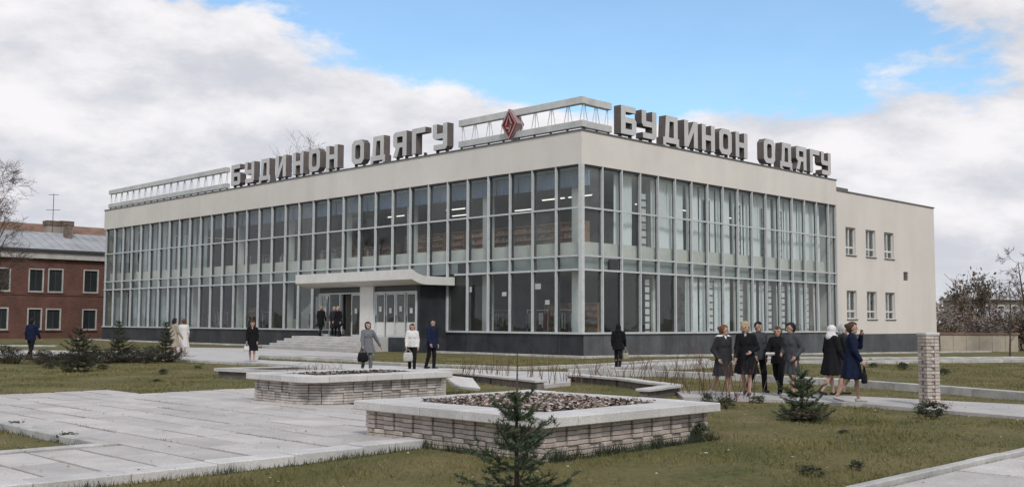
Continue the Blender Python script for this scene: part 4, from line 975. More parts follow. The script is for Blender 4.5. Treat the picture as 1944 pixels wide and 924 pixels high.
# right background
for i, (px, d, sx, h, key, mats, lab) in enumerate((
    (1801, 90, 3.4, 2.2, 'bushA', ['leaf_olive', 'leaf_brown'], 'straw-coloured bush close against the annex end'),
    (1820, 96, 4.4, 3.6, 'bushB', ['leaf_brown', 'leaf_far'], 'rusty brown bush behind the garden wall start'),
    (1850, 97, 4.0, 6.6, 'bushC', ['leaf_olive', 'leaf_brown', 'leaf_dusk'], 'tall shaggy half-leafed tree standing over the garden wall'),
    (1866, 91, 3.4, 3.0, 'bushB', ['leaf_brown', 'leaf_far'], 'dense brown bush behind the middle of the garden wall'),
    (1882, 90, 2.4, 1.3, 'bushA', ['leaf_olive', 'leaf_brown'], 'low straw-coloured bush before the shed-like cottage'),
    (1910, 89, 2.4, 1.2, 'bushE', ['leaf_brown', 'leaf_olive'], 'low rust-coloured bush before the shed-like cottage door'),
    (1944, 92, 3.0, 4.0, 'bushB', ['leaf_brown', 'leaf_far'], 'purplish brown bush past the shed-like cottage'),
    (1962, 90, 4.0, 3.4, 'bushC', ['leaf_olive', 'leaf_brown', 'leaf_dusk'], 'mixed brown and green bush at the far end of the garden wall'),
    (1880, 128, 7.0, 4.2, 'bushD', ['leaf_far', 'leaf_dusk'], 'grey-brown thicket behind the farther cottage'),
    (1925, 130, 9.0, 6.0, 'bushF', ['leaf_far', 'leaf_brown'], 'broad brown thicket rising behind both cottages'),
    (1795, 118, 7.0, 3.8, 'bushD', ['leaf_far', 'leaf_dusk'], 'grey-green thicket behind the annex corner'))):
    P = at_d(px, 640, d); bush(lab, (P.x, P.y, -.55), sx, h, key, mats, 1900, .035, 'bush', None, 20 + i, 'ball', 7, 'bush')
def woodland():
    r = np.random.default_rng(9); n = 16000; 
    ang = r.uniform(math.radians(-42), math.radians(42), n); dist = r.uniform(165, 260, n); hh = 4.2 + 2.2 * np.sin(ang * 37) + 1.6 * np.sin(ang * 91 + 1) + 1.2 * np.sin(ang * 213)
    z = r.uniform(-.5, 1, n) ** 1 * np.maximum(hh, 2.0) * 1.15; p = np.stack([np.sin(ang) * dist, np.cos(ang) * dist, z], 1)
    a = r.normal(0, 1, (n, 3)); a /= np.linalg.norm(a, axis=1)[:, None]; b = np.cross(a, r.normal(0, 1, (n, 3))); b /= np.linalg.norm(b, axis=1)[:, None]; s = r.uniform(.3, .9, n)[:, None]
    v = np.stack([p - a * s, p + b * s * .6, p + a * s, p - b * s * .6], 1).reshape(-1, 3)
    o = bpy.data.objects.new('woodland', np_mesh('woodland', v, np.arange(4 * n), 4, ['leaf_far', 'leaf_brown'], r.integers(0, 2, n))); link(o); tag(o, 'far-off brown woodland along the horizon', 'woodland', None, 'stuff')
woodland()

def spruce(label, loc, h, rad, seed, dens=1.0, mats=('needle', 'needle_tip'), leader=.14, z0=.06, low_brown=False, name='spruce_sapling', droop=.0, tier=.12):
    rng = random.Random(seed); T = thing(name, label, 'spruce', loc, rng.uniform(0, 6))
    t = MB(); t.tube([(0, 0, -.08), (.01, 0, h * .5), (0, .01, h)], [.012 + h * .012, .006 + h * .007, .004], 6); t.build('trunk', 'bark', T, True)
    wood = MB(); vs = []; mi = []
    def needles(a, b, n, ln):
        d = (b - a).normalized()
        for _ in range(n):
            t = rng.random(); p = a.lerp(b, t); ax = Vector((rng.gauss(0, 1), rng.gauss(0, 1), rng.gauss(0, 1) + .3)); ax = (ax - d * ax.dot(d)).normalized()
            e = (d * .75 + ax).normalized() * ln * rng.uniform(.7, 1.2); w = d.cross(e).normalized() * ln * .11
            vs.extend((p - w, p + w, p + e)); mi.append(1 if (rng.random() < .22 + .35 * (t > .6)) else 0)
    nw = max(5, int(h / tier)); nl = .026 + .008 * h
    for i in range(nw):
        s = (i + rng.uniform(-.2, .2)) / nw; s = max(0, s); z = h * (z0 + (1 - leader - z0) * s); R = rad * (1 - s) ** .8 * (.92 if i else .8) + rad * .10; nb = rng.randint(5, 8) if s < .8 else 4
        for k in range(nb):
            a = k * 2 * math.pi / nb + i * 1.1 + rng.uniform(-.35, .35); L = R * rng.uniform(.55, 1.22); path = []; tw = rng.gauss(0, .25); dr = droop + rng.uniform(-.08, .22) * (1 - s)
            for j in range(7):
                q = j / 6; aa = a + tw * q; path.append(Vector((math.cos(aa) * L * q, math.sin(aa) * L * q, z + L * (.42 * q * q - .14 * q + s * .6 * q - dr * q) + rng.gauss(0, .006))))
            wood.tube(path, [.007 * (1 - q / 8) + .0014 for q in range(7)], 4, False)
            for j in range(6): needles(path[j], path[j + 1], int((12 + L * 46) * dens), nl)
            for j in range(1, 7):
                for sd in (-1, 1):
                    bl = L * (.50 - .045 * j) * rng.uniform(.5, 1.25); d = (path[j] - path[j - 1]).normalized(); sdv = Vector((-math.sin(a), math.cos(a), 0)) * sd
                    e = path[j] + (d * .75 + sdv * .75 + Vector((0, 0, rng.uniform(-.25, .22)))).normalized() * bl; needles(path[j], e, int((8 + bl * 190) * dens), nl)
                    if bl > .09:
                        for s2 in (-1, 1):
                            m_ = path[j].lerp(e, .5); e2 = m_ + ((e - m_).normalized() + d * s2 * .7).normalized() * bl * .4; needles(m_, e2, int((6 + bl * 70) * dens), nl)
    needles(Vector((0, 0, h * (1 - leader))), Vector((0, 0, h * (1 - leader * .35))), int(40 * dens), nl * .7)
    wood.build('branch', 'bark', T)
    v = np.array([p[:] for p in vs], np.float32); o = bpy.data.objects.new('needles', np_mesh('needles', v, np.arange(len(v)), 3, list(mats), mi)); link(o, T); tag(o, kind='stuff'); return T
P = at_d(986, 935, 9.6); spruce('young spruce with sparse tiers of branches before the leaf-filled planter', (P.x, P.y, float(gz(*UV(P.x, P.y)))), 1.45, .47, 9, .72, leader=.20, tier=.20)
P = on_ground(1526, 792); spruce('bushy dark young spruce growing in front of the walking group', P, .98, .50, 6, 1.1, leader=.12, z0=.02, tier=.13)
bush('brown dead weeds heaped round the foot of the bushy spruce', (P.x + .05, P.y - .12, P.z - .02), .9, .24, 'weedA', ['weed_brown', 'leaf_dark'], 900, .05, 'weeds', None, 61, 'ball', 5, 'weed_clump')
P = on_ground(1772, 786); bush('dark green weeds at the foot of the brick pillar', (P.x, P.y, P.z - .02), .55, .30, 'weedB', ['leaf_dark', 'weed_green'], 900, .06, 'weeds', None, 62, 'ball', 5, 'weed_clump')
for i, (px, py, w, h) in enumerate(((1380, 771, .42, .26), (1440, 762, .35, .2), (1345, 768, .3, .3), (1332, 835, .32, .3), (1545, 893, .35, .1), (1628, 884, .2, .12), (1605, 815, .2, .06), (1715, 695, .5, .3), (1793, 704, .45, .25), (1660, 691, .5, .2))):
    P = on_ground(px, py); bush('small tuft of dark weeds standing in the right-hand lawn', (P.x, P.y, P.z - .02), w, h, 'weedC', ['leaf_dark', 'weed_green'], 500, .07, 'weeds', 'weed tufts in the right lawn', 63, 'ball', 4, 'weed_clump')
for i, (px, py, w, h) in enumerate(((30, 824, .35, .16), (128, 846, .3, .16), (95, 707, .5, .25), (195, 708, .5, .22), (312, 716, .35, .2), (378, 705, .3, .15), (300, 730, .3, .1))):
    P = at_z(px, py, -.1); bush('small tuft of dark weeds standing in the left-hand lawns', (P.x, P.y, -.12), w, h, 'weedC', ['leaf_dark', 'weed_green'], 500, .07, 'weeds', 'weed tufts in the left lawns', 63, 'ball', 4, 'weed_clump')
# left row of conifers and shrubs
for px, py, top, rad, seed, lab in ((150, 712, 618, .8, 31, 'dark slender conifer standing in the hedge row before the brick house'), (226, 694, 606, .75, 32, 'dark conifer in the hedge row before the store end'), (316, 692, 606, .6, 33, 'dark narrow conifer beside the two women in pale coats')):
    P = at_z(px, py, -.1); hh = (py - top) / F_PX * P.y; spruce(lab, (P.x, P.y, -.1), hh, rad * .8, seed, 1.0, ('needle', 'needle_brown'), .08, .02, name='conifer', droop=.12, tier=.17)
for i, (px, py) in enumerate(((8, 697), (32, 698), (78, 699), (98, 697), (120, 700), (140, 696), (172, 699), (186, 695), (205, 696), (246, 694), (262, 693), (280, 695), (296, 692), (330, 693))):
    P = at_z(px, py, -.1); bush('low dark twiggy shrub in the hedge row along the left lawn', (P.x, P.y, -.12), RND.uniform(.9, 1.3), RND.uniform(.42, .75), 'hedge%d' % (i % 2), ['leaf_hedge', 'leaf_hedge', 'leaf_dark'], 900, .045, 'shrub', 'shrubs of the hedge row', 70 + i % 2, 'ball', 9, 'shrub')
# bare shrubs of the beds behind the front planter
SHR = {}
def bare_shrub(loc, w, h, label, group, v):
    T = thing('bare_shrub', label, 'shrub', loc, RND.uniform(0, 6.3), group)
    if v not in SHR:
        rng = random.Random(100 + v); lst = []
        for i in range(7):
            q = MB(); a = i * 2.4; r0 = rng.uniform(.05, .3)
            grow(rng, q, Vector((math.cos(a) * r0, math.sin(a) * r0, -.05)), Vector((rng.gauss(0, .12), rng.gauss(0, .12), 1)).normalized(), rng.uniform(.7, 1.05), .010, 1, 2, 0, .3, (1, 3), .06, 5, .003); lst.append(q.mesh('stem', 'twig_red'))
        SHR[v] = lst
    for me in SHR[v]: o = bpy.data.objects.new('stem', me); link(o, T); o.scale = (w, w, h)
for i, (px, py, h) in enumerate(((880, 722, .7), (905, 724, .6), (935, 722, .75), (960, 726, .8), (1010, 720, .7), (1045, 732, .9), (1075, 728, .6), (1110, 726, .8), (1140, 724, .7), (1170, 728, .6), (1205, 730, .8), (1235, 733, .75), (1262, 738, .7), (1290, 744, .9), (1318, 748, .8), (1350, 752, .9), (1395, 757, 1.0), (1425, 756, .8), (1225, 706, .8), (1300, 706, .8), (1335, 708, .7))):
    P = at_z(px, py, -.08); bare_shrub((P.x, P.y, -.1), 1.0 + .4 * RND.random(), h * RND.uniform(.85, 1.1), 'thin bare reddish shrub of upright twigs in the beds behind the leaf-filled planter', 'bare shrubs behind the planter', i % 4)
for i, (px, py) in enumerate(((590, 704), (612, 703), (640, 703), (560, 706))):
    P = at_z(px, py, .5); bare_shrub((P.x, P.y, .48), .6, .16, 'tiny dry stalks sprouting from the soil of the long planter', 'dry stalks in the long planter', 3)

# ---- grass blades over the lawns
def in_poly(px, py, poly):
    c = np.zeros(len(px), bool); n = len(poly)
    for i in range(n):
        x0, y0 = poly[i]; x1, y1 = poly[(i + 1) % n]
        if abs(y1 - y0) < 1e-9: continue
        k = ((y0 > py) != (y1 > py)) & (px < (x1 - x0) * (py - y0) / (y1 - y0) + x0); c ^= k
    return c
def grass():
    r = NR; N = 420000
    y = 9.0 + 41.0 * r.random(N) ** 1.9; x = (r.random(N) * 2 - 1) * (y * .53 + .6)
    ok = np.ones(N, bool)
    for p in PAVED: ok &= ~in_poly(x, y, p)
    q = (x - CX) * VX + (y - CY) * VY; uu = (x - CX) * UX + (y - CY) * UY; ok &= ~((q > -1.3) & (uu > -1.2))
    # patchy: keep less where the turf is worn
    pat = np.sin(x * 1.3 + 2 * np.sin(y * .7)) * np.sin(y * 1.1 + 1.5 * np.sin(x * .5)) + .5 * np.sin(x * 4.1 + y * 2.3) * np.sin(y * 3.7 - x)
    ok &= r.random(N) < np.clip(.50 + .45 * pat, .08, 1)
    x, y, pat, q, uu = x[ok], y[ok], pat[ok], q[ok], uu[ok]; n = len(x); d = np.hypot(x, y)
    h = (.022 + .030 * r.random(n) + .016 * np.clip(pat, 0, 1)) * (1 + .3 * (r.random(n) < .04) * 3); w = .0042 * np.clip(d / 10, 1, 4.5)
    a = r.uniform(0, 6.283, n); lean = r.normal(0, .5, (n, 2)) * h[:, None]; z = gz(uu, q) - .005 + .02 * np.sin(x * 1.7 + y) * np.sin(y * .9)
    dx, dy = np.cos(a) * w, np.sin(a) * w
    v = np.stack([np.stack([x - dx, y - dy, z], 1), np.stack([x + dx, y + dy, z], 1), np.stack([x + lean[:, 0], y + lean[:, 1], z + h], 1)], 1).reshape(-1, 3)
    o = bpy.data.objects.new('grass', np_mesh('grass', v, np.arange(3 * n), 3, 'grass_blade')); link(o); tag(o, 'short patchy olive grass of the lawns', 'grass', None, 'stuff')
    # longer tufts along kerbs and planter feet
    vs = []
    def edge(a, b, n, hh, off):
        a = Vector(a); b = Vector(b); dd = (b - a).normalized(); nr = Vector((dd.y, -dd.x))
        for _ in range(n):
            t = RND.random(); s = .5 + .5 * math.sin(t * 40) * math.sin(t * 17 + 1)
            if RND.random() > .25 + .75 * s: continue
            p = a.lerp(b, t) + nr * (off + abs(RND.gauss(0, .05)) * (1 if off >= 0 else -1)); h = hh * RND.uniform(.3, 1) * (.5 + .7 * s); an = RND.uniform(0, 6.3); w = .005; zg = float(gz(*UV(p.x, p.y))) - .01
            vs.extend([(p.x - math.cos(an) * w, p.y - math.sin(an) * w, zg), (p.x + math.cos(an) * w, p.y + math.sin(an) * w, zg), (p.x + RND.gauss(0, .3) * h, p.y + RND.gauss(0, .3) * h, zg + h)])
    g = lambda u, v: S(u, v)[:2]
    edge(g(-24.40, -38), g(-24.40, -30.7), 1500, .12, .0); edge(g(-26.60, -30.7), g(-26.60, -27.1), 2600, .22, .0); edge(g(-24.3, -30.75), g(-26.6, -30.75), 1000, .18, 0.0)
    edge(g(-21.4, -34.0), g(-12, -34.0), 1400, .12, 0.0); edge(g(-30.05, -34), g(-30.05, -18), 1200, .05, 0)
    v = np.array(vs, np.float32); o = bpy.data.objects.new('edge_grass', np_mesh('edge_grass', v, np.arange(len(v)), 3, 'leaf_dark')); link(o); tag(o, 'longer dark grass along the kerbs and planter foot', 'grass', None, 'stuff')
grass()
def strays():
    r = np.random.default_rng(21); n = 900; y = 9.5 + 24 * r.random(n) ** 1.3; x = (r.random(n) * 2 - 1) * y * .5
    u = (x - CX) * UX + (y - CY) * UY; v = (x - CX) * VX + (y - CY) * VY; on = np.zeros(n, bool)
    for p in PAVED: on |= in_poly(x, y, p)
    skip = ((u > -26.8) & (u < -22.7) & (v > -30.9) & (v < -27)) | ((u > -18.3) & (u < -15.7) & (v > -28.6) & (v < -24)); k = ~skip & (~on | (r.random(n) < .5)); x, y, u, v, on = x[k], y[k], u[k], v[k], on[k]; n = len(x)
    z = np.where(on, .012, gz(u, v) + .03); a = r.uniform(0, 6.28, n); sz = r.uniform(.015, .035, n); c, sn = np.cos(a) * sz, np.sin(a) * sz; t = r.uniform(-.3, .6, n) * sz
    q = np.stack([np.stack([x - c, y - sn, z], 1), np.stack([x + sn * .5, y - c * .5, z + t], 1), np.stack([x + c, y + sn, z + .004], 1), np.stack([x - sn * .5, y + c * .5, z + .008], 1)], 1).reshape(-1, 3)
    o = bpy.data.objects.new('fallen_leaves', np_mesh('fallen_leaves', q, np.arange(4 * n), 4, ['litter', 'litter_pale'], r.integers(0, 2, n))); link(o); tag(o, 'dead leaves strewn over lawn and paving', 'leaves', None, 'stuff')
    vs = []; lines = [-33.75 + .635 * i for i in range(1, 10)]
    for _ in range(2600):
        vv = RND.choice(lines) + RND.gauss(0, .008); t = RND.random(); uu_ = -24 + 11.5 * t
        if math.sin(uu_ * 2.1 + vv * 5) + math.sin(uu_ * .8 - vv * 3) < .55: continue
        p = S(uu_, vv, -.05); h = RND.uniform(.05, .10); an = RND.uniform(0, 6.3); w = .004
        vs.extend([(p.x - math.cos(an) * w, p.y - math.sin(an) * w, -.05), (p.x + math.cos(an) * w, p.y + math.sin(an) * w, -.05), (p.x + RND.gauss(0, .25) * h, p.y + RND.gauss(0, .25) * h, -.05 + h)])
    o = bpy.data.objects.new('joint_weeds', np_mesh('joint_weeds', np.array(vs, np.float32), np.arange(len(vs)), 3, 'weed_green')); link(o); tag(o, 'little weeds sprouting from the joints of the flagged square', 'weeds', None, 'stuff')
strays()

# ================================================================== PEOPLE
def surf_net(D, org, h):
    s = D < 0; nx, ny, nz = D.shape
    cs = np.zeros((nx - 1, ny - 1, nz - 1), np.int8)
    for i in (0, 1):
        for j in (0, 1):
            for k in (0, 1): cs += s[i:nx - 1 + i, j:ny - 1 + j, k:nz - 1 + k]
    act = (cs > 0) & (cs < 8); ids = -np.ones(act.shape, np.int64); I = np.argwhere(act); ids[act] = np.arange(len(I))
    acc = np.zeros((len(I), 3)); cnt = np.zeros(len(I)); corner = [(i, j, k) for i in (0, 1) for j in (0, 1) for k in (0, 1)]
    val = [D[I[:, 0] + c[0], I[:, 1] + c[1], I[:, 2] + c[2]] for c in corner]
    for a in range(8):
        for b in range(a + 1, 8):
            if sum(abs(x - y) for x, y in zip(corner[a], corner[b])) != 1: continue
            m = (val[a] < 0) != (val[b] < 0); t = np.where(m, val[a] / np.where(m, val[a] - val[b], 1), 0)
            p = np.array(corner[a])[None] + t[:, None] * (np.array(corner[b]) - np.array(corner[a]))[None]; acc[m] += p[m]; cnt[m] += 1
    V = (I + acc / np.maximum(cnt, 1)[:, None]) * h + org; quads = []
    for ax in range(3):
        sl0 = [slice(None)] * 3; sl1 = [slice(None)] * 3; sl0[ax] = slice(0, -1); sl1[ax] = slice(1, None)
        a, b = s[tuple(sl0)], s[tuple(sl1)]; E = np.argwhere(a != b); o1, o2 = [(1, 2), (2, 0), (0, 1)][ax]
        ok = (E[:, o1] > 0) & (E[:, o2] > 0) & (E[:, o1] < act.shape[o1]) & (E[:, o2] < act.shape[o2]); E = E[ok]
        def cell(d1, d2): q = E.copy(); q[:, o1] -= d1; q[:, o2] -= d2; return ids[q[:, 0], q[:, 1], q[:, 2]]
        Q = np.stack([cell(0, 0), cell(1, 0), cell(1, 1), cell(0, 1)], 1); fl = ~a[E[:, 0], E[:, 1], E[:, 2]]; fl = a[E[:, 0], E[:, 1], E[:, 2]]
        Q[~fl] = Q[~fl][:, ::-1]; quads.append(Q)
    Q = np.concatenate(quads); Q = Q[(Q >= 0).all(1)]; return V, Q
def cone_sdf(P, pr):
    a, b, r0, r1, sc = pr['a'], pr['b'], pr['r0'], pr['r1'], pr.get('s', (1, 1))
    q = P - a; ab = b - a; s = np.array([1 / sc[0], 1 / sc[1], 1.0]); q = q * s; e = ab * s; L = (e @ e) + 1e-12
    t = np.clip((q @ e) / L, 0, 1); d = np.linalg.norm(q - t[..., None] * e, axis=-1) - (r0 + (r1 - r0) * t)
    d = d * min(sc[0], sc[1], 1)
    if 'folds' in pr:
        th = np.arctan2(q[..., 1], q[..., 0]); d = d - pr['famp'] * t * np.cos(th * pr['folds'] + pr.get('fph', 0))
    if 'cut' in pr:
        for n, o in pr['cut']: d = np.maximum(d, P @ np.array(n) - o)
    return d
def sdf_mesh(name, prims, h, mats_used, blend=.012):
    lo = np.min([np.minimum(p['a'], p['b']) - max(p['r0'], p['r1']) * max(1, *p.get('s', (1, 1))) for p in prims], 0) - 3 * h
    hi = np.max([np.maximum(p['a'], p['b']) + max(p['r0'], p['r1']) * max(1, *p.get('s', (1, 1))) for p in prims], 0) + 3 * h
    n = np.ceil((hi - lo) / h).astype(int) + 1; D = np.full(n, .2); ax = [lo[i] + np.arange(n[i]) * h for i in range(3)]
    def win(p):
        R = max(p['r0'], p['r1']) * max(1, *p.get('s', (1, 1))) + 4 * h + blend; l = np.minimum(p['a'], p['b']) - R; u = np.maximum(p['a'], p['b']) + R
        i0 = np.clip(np.floor((l - lo) / h).astype(int), 0, n); i1 = np.clip(np.ceil((u - lo) / h).astype(int) + 1, 0, n); return tuple(slice(int(a), int(b)) for a, b in zip(i0, i1))
    for p in prims:
        w = win(p); G = np.stack(np.meshgrid(ax[0][w[0]], ax[1][w[1]], ax[2][w[2]], indexing='ij'), -1); d = cone_sdf(G, p); k = p.get('k', blend); o = D[w]
        hh = np.maximum(k - np.abs(o - d), 0) / max(k, 1e-6); D[w] = np.minimum(o, d) - hh * hh * k * .25
    V, Q = surf_net(D, lo, h); mi = None
    if len(mats_used) > 1:
        C = V[Q].mean(1); best = np.full(len(C), 9.0); mi = np.zeros(len(C), int)
        for p in prims: d = cone_sdf(C, p) - p.get('pri', 0); m = d < best; best[m] = d[m]; mi[m] = mats_used.index(p['m'])
    return np_mesh(name, V, Q.ravel(), 4, mats_used, mi, True)
for nm, c in {'skin': (.46, .29, .22), 'skin_b': (.52, .36, .29), 'eye_dark': (.03, .02, .02), 'lip': (.36, .14, .12), 'hair_black': (.018, .015, .014), 'hair_brown': (.075, .045, .03), 'hair_red': (.14, .06, .03), 'hair_fair': (.36, .27, .17), 'hair_grey': (.42, .40, .38),
    'cloth_navy': (.014, .019, .044), 'cloth_black': (.014, .014, .016), 'cloth_charcoal': (.034, .033, .036), 'cloth_grey': (.15, .15, .165), 'cloth_midgrey': (.062, .064, .070), 'cloth_cream': (.50, .45, .38), 'cloth_white': (.66, .63, .60), 'cloth_beige': (.36, .31, .24), 'cloth_brown': (.09, .055, .04), 'shoe_black': (.015, .014, .014), 'shoe_pale': (.45, .43, .40), 'cloth_darkred': (.11, .03, .03)}.items():
    mat(nm, c, .85 if 'shoe' not in nm else .4, .12, 14, .25 if 'cloth' in nm else 0, 90, spec=.08 if 'cloth' in nm else .25)
def person(label, px, py, top, yaw, outfit, hair, pose=None, z=0.0, res=.0095, female=True, spot=None):
    """outfit: dict with upper (material, hem height fraction), lower ('skirt'|'trousers'|None, material), shoes"""
    pose = pose or {}; P = at_z(px, py, z) if spot is None else S(*spot, z); d = P.y
    H = min(1.82, max(1.55, (py - top) / F_PX * d)); k = H / 1.70
    T = thing('person', label, 'person', (P.x, P.y, z), yaw)
    A = lambda *c: np.array(c, float)
    sk = outfit.get('skin', 'skin'); st = pose.get('stride', 0.0); ph = pose.get('lead', 1)      # lead: +1 left leg forward
    hw = .088 if female else .085; sw = .165 if female else .195; hipz = .90
    J = {}
    for s in (1, -1):
        fw = st * (1 if s == ph else -1)
        th = .42 * fw * 1.0; kb = .10 + (.55 * st if s != ph else .05 * st)
        hip = A(s * hw, 0, hipz); knee = hip + .43 * A(s * .01, -math.sin(th), -math.cos(th)); an = th - kb; ank = knee + .41 * A(-s * .02, -math.sin(an), -math.cos(an)); J[s] = [hip, knee, ank, an]
    zmin = min(J[s][2][2] for s in (1, -1)) - .065
    for s in (1, -1):
        for i in range(3): J[s][i] = J[s][i] - A(0, 0, zmin)
    up = -zmin; lean = pose.get('lean', .02)
    tz = lambda z_: A(0, -lean * (z_ - .9), z_ + up)
    body = []; add = lambda lst, a, b, r0, r1, m, **kw: lst.append(dict(a=A(*a) * k, b=A(*b) * k, r0=r0 * k, r1=r1 * k, m=m, **kw))
    feet = []
    for s in (1, -1):
        hip, knee, ank, an = J[s]
        add(body, hip, knee, .078 if female else .075, .052, sk); add(body, knee, ank, .050, .034, sk)
        calf = knee * .68 + ank * .32 + A(0, .018, 0); add(body, calf, calf - A(0, 0, .06), .052, .045, sk)
        back = (ank[2] > .09); toe = ank + (A(0, -.155, -.038) if not back else A(0, -.12, -.085)); heel = ank + A(0, .045, -.035); add(body, heel, toe, .034, .028, sk); add(feet, heel + A(0, 0, -.004), toe, .040, .034, outfit.get('shoes', 'shoe_black'), s=(1, 1)); feet[-1]['a'][2] = max(feet[-1]['a'][2], .040 * k); feet[-1]['b'][2] = max(feet[-1]['b'][2], .034 * k)
        body[-1]['a'][2] = max(body[-1]['a'][2], .036 * k); body[-1]['b'][2] = max(body[-1]['b'][2], .030 * k)
        if not outfit.get('lower', (None,))[0] == 'trousers' and outfit.get('shoes') != 'shoe_pale': pass
    pel, wai, che, neck = tz(.92), tz(1.10), tz(1.30), tz(1.44)
    add(body, pel, wai, .105, .092, sk, s=(1.45, 1)); add(body, wai, che, .092, .108, sk, s=(1.38, 1)); add(body, tz(1.38) - A(sw * .55, 0, 0), tz(1.38) + A(sw * .55, 0, 0), .068, .068, sk)
    hy = pose.get('head_yaw', 0.0); hp = pose.get('nod', 0.0); hc = tz(1.585) + A(0, -.018, 0)
    add(body, neck - A(0, 0, .05), hc - A(0, 0, .05), .052, .048, sk)
    cy, sy = math.cos(hy), math.sin(hy); cp, sp = math.cos(hp), math.sin(hp)
    def hd(x, y, z_):                       # head-local to body-local: nod then turn
        y, z_ = y * cp + z_ * sp, -y * sp + z_ * cp; return hc + A(x * cy - y * sy, x * sy + y * cy, z_)
    add(body, hd(0, .012, .03), hd(0, .0, .03), .094, .092, sk); add(body, hd(0, -.030, -.055), hd(0, -.010, .02), .058, .078, sk); add(body, hd(0, -.048, -.088), hd(0, -.03, -.06), .026, .04, sk)
    add(body, hd(0, -.088, .012), hd(0, -.110, -.022), .009, .014, sk, k=.006)
    for s in (1, -1):
        add(body, hd(s * .082, .006, .012), hd(s * .086, .014, -.022), .014, .010, sk, k=.004); add(body, hd(s * .033, -.083, .012), hd(s * .040, -.081, .012), .0075, .0075, 'eye_dark', k=.002, pri=.0005)
        add(body, hd(s * .018, -.093, .036), hd(s * .050, -.083, .034), .0055, .004, 'hair_brown', k=.003, pri=.0)
    add(body, hd(-.018, -.090, -.056), hd(.018, -.090, -.056), .008, .008, 'lip', k=.003, pri=.002)
    HANDS = {}; sleeves = []
    for s in (1, -1):
        sh = tz(1.385) + A(s * sw, 0, 0); key = 'left' if s > 0 else 'right'
        if key in pose: el = A(*pose[key][0]) + A(0, 0, up); wr = A(*pose[key][1]) + A(0, 0, up)
        else:
            sg = -.32 * st * (1 if s == ph else -1) * 1.2 + pose.get('arm', .06); el = sh + .28 * A(s * .16, -math.sin(sg), -math.cos(sg)); b2 = sg + .28; wr = el + .245 * A(s * .02, -math.sin(b2), -math.cos(b2))
        add(body, sh, el, .048, .038, sk); add(body, el, wr, .037, .026, sk); sleeves += [(sh, el, wr)]
        fd = (wr - el); fd = fd / np.linalg.norm(fd); side = np.cross(fd, A(0, -1, .15)); side = side / (np.linalg.norm(side) + 1e-9); nrm = np.cross(fd, side)
        inw = -s * side if True else side
        palm = wr + fd * .085; add(body, wr, palm, .024, .031, sk, s=(1, 1)); curl = pose.get('curl', .5); base = palm + fd * .008; inn = A(-s * 1.0, 0, 0)
        inn = inn - fd * (inn @ fd); inn = inn / (np.linalg.norm(inn) + 1e-9); fwd = np.cross(fd, inn); fwd = fwd / (np.linalg.norm(fwd) + 1e-9)
        if fwd[1] > 0: fwd = -fwd
        for j, (o_, ln) in enumerate(((.026, .072), (.009, .080), (-.008, .074), (-.024, .058))):
            b0 = base + fwd * o_; m1 = b0 + (fd * math.cos(curl * .5) + inn * math.sin(curl * .5)) * ln * .5; m2 = m1 + (fd * math.cos(curl * 1.5) + inn * math.sin(curl * 1.5)) * ln * .5
            add(body, b0, m1, .0098, .009, sk, k=.003); add(body, m1, m2, .009, .0075, sk, k=.003)
        tb = wr + fd * .035 + fwd * .022; tm = tb + (fd * .6 + fwd * .7 + inn * .25) * .042; add(body, tb, tm, .0125, .0105, sk, k=.004); add(body, tm, tm + (fd * .95 + inn * .3) * .03, .0105, .008, sk, k=.003)
        HANDS[s] = (palm + fd * .03) * k
    used = []
    for p in body:
        if p['m'] not in used: used.append(p['m'])
    o = bpy.data.objects.new('body', sdf_mesh('body', body, res, used)); link(o, T)
    # shoes
    for ft in feet: o = bpy.data.objects.new('shoe', sdf_mesh('shoe', [ft], res, [outfit.get('shoes', 'shoe_black')])); link(o, T)
    # lower garment
    lk = outfit.get('lower', ('skirt', 'cloth_black')); mid = (J[1][1] + J[-1][1]) / 2
    if lk[0] == 'trousers':
        g = []; add(g, pel - A(0, 0, .02), wai - A(0, 0, .04), .118, .104, lk[1], s=(1.42, 1))
        for s in (1, -1):
            hip, knee, ank, an = J[s]; add(g, hip, knee, .094, .072, lk[1]); add(g, knee, ank + A(0, .004, -.005), .070, .058, lk[1])
        o = bpy.data.objects.new('trousers', sdf_mesh('trousers', g, res, [lk[1]], .03)); link(o, T)
    elif lk[0] == 'skirt':
        hz = lk[2] if len(lk) > 2 else .50; g = []; c = A(mid[0], mid[1] * .7, hz + up)
        add(g, pel + A(0, 0, .06), c, .100, .128 + .05 * st, lk[1], s=(1.36, 1.0 + .35 * st), folds=9, famp=.016, cut=[((0, 0, -1), -(hz + up) * k)]); o = bpy.data.objects.new('skirt', sdf_mesh('skirt', g, res, [lk[1]])); link(o, T)
    # upper garment
    m, hz = outfit['upper']; g = []; fl = outfit.get('flare', 1.0); c = A(mid[0] * .5, mid[1] * (.6 if hz < .75 else .2) - lean * .0, hz + up)
    add(g, wai - A(0, 0, .02), c, .122, (.134 + (.02 if hz < .75 else .0) + .04 * st * (hz < .75)) * fl, m, s=(1.42, 1.02 + .25 * st * (hz < .75)), folds=7, famp=.016, fph=px, cut=[((0, 0, -1), -(hz + up) * k)])
    add(g, wai - A(0, 0, .03), che, .120, .132, m, s=(1.42, 1.04)); add(g, tz(1.385) - A(sw * .70, 0, 0), tz(1.385) + A(sw * .70, 0, 0), .088, .088, m); add(g, tz(1.42), tz(1.465), .075, .060, m)
    if female: 
        for s in (1, -1): add(g, tz(1.25) + A(s * .07, -.075, 0), tz(1.24) + A(s * .07, -.085, 0), .062, .055, m)
    for (sh, el, wr) in sleeves: add(g, sh, el, .076, .062, m); add(g, el, wr - (wr - el) * .06, .060, .047, m)
    nm = outfit.get('name', 'coat' if hz < .75 else 'jacket'); o = bpy.data.objects.new(nm, sdf_mesh(nm, g, res, [m], .03)); link(o, T)
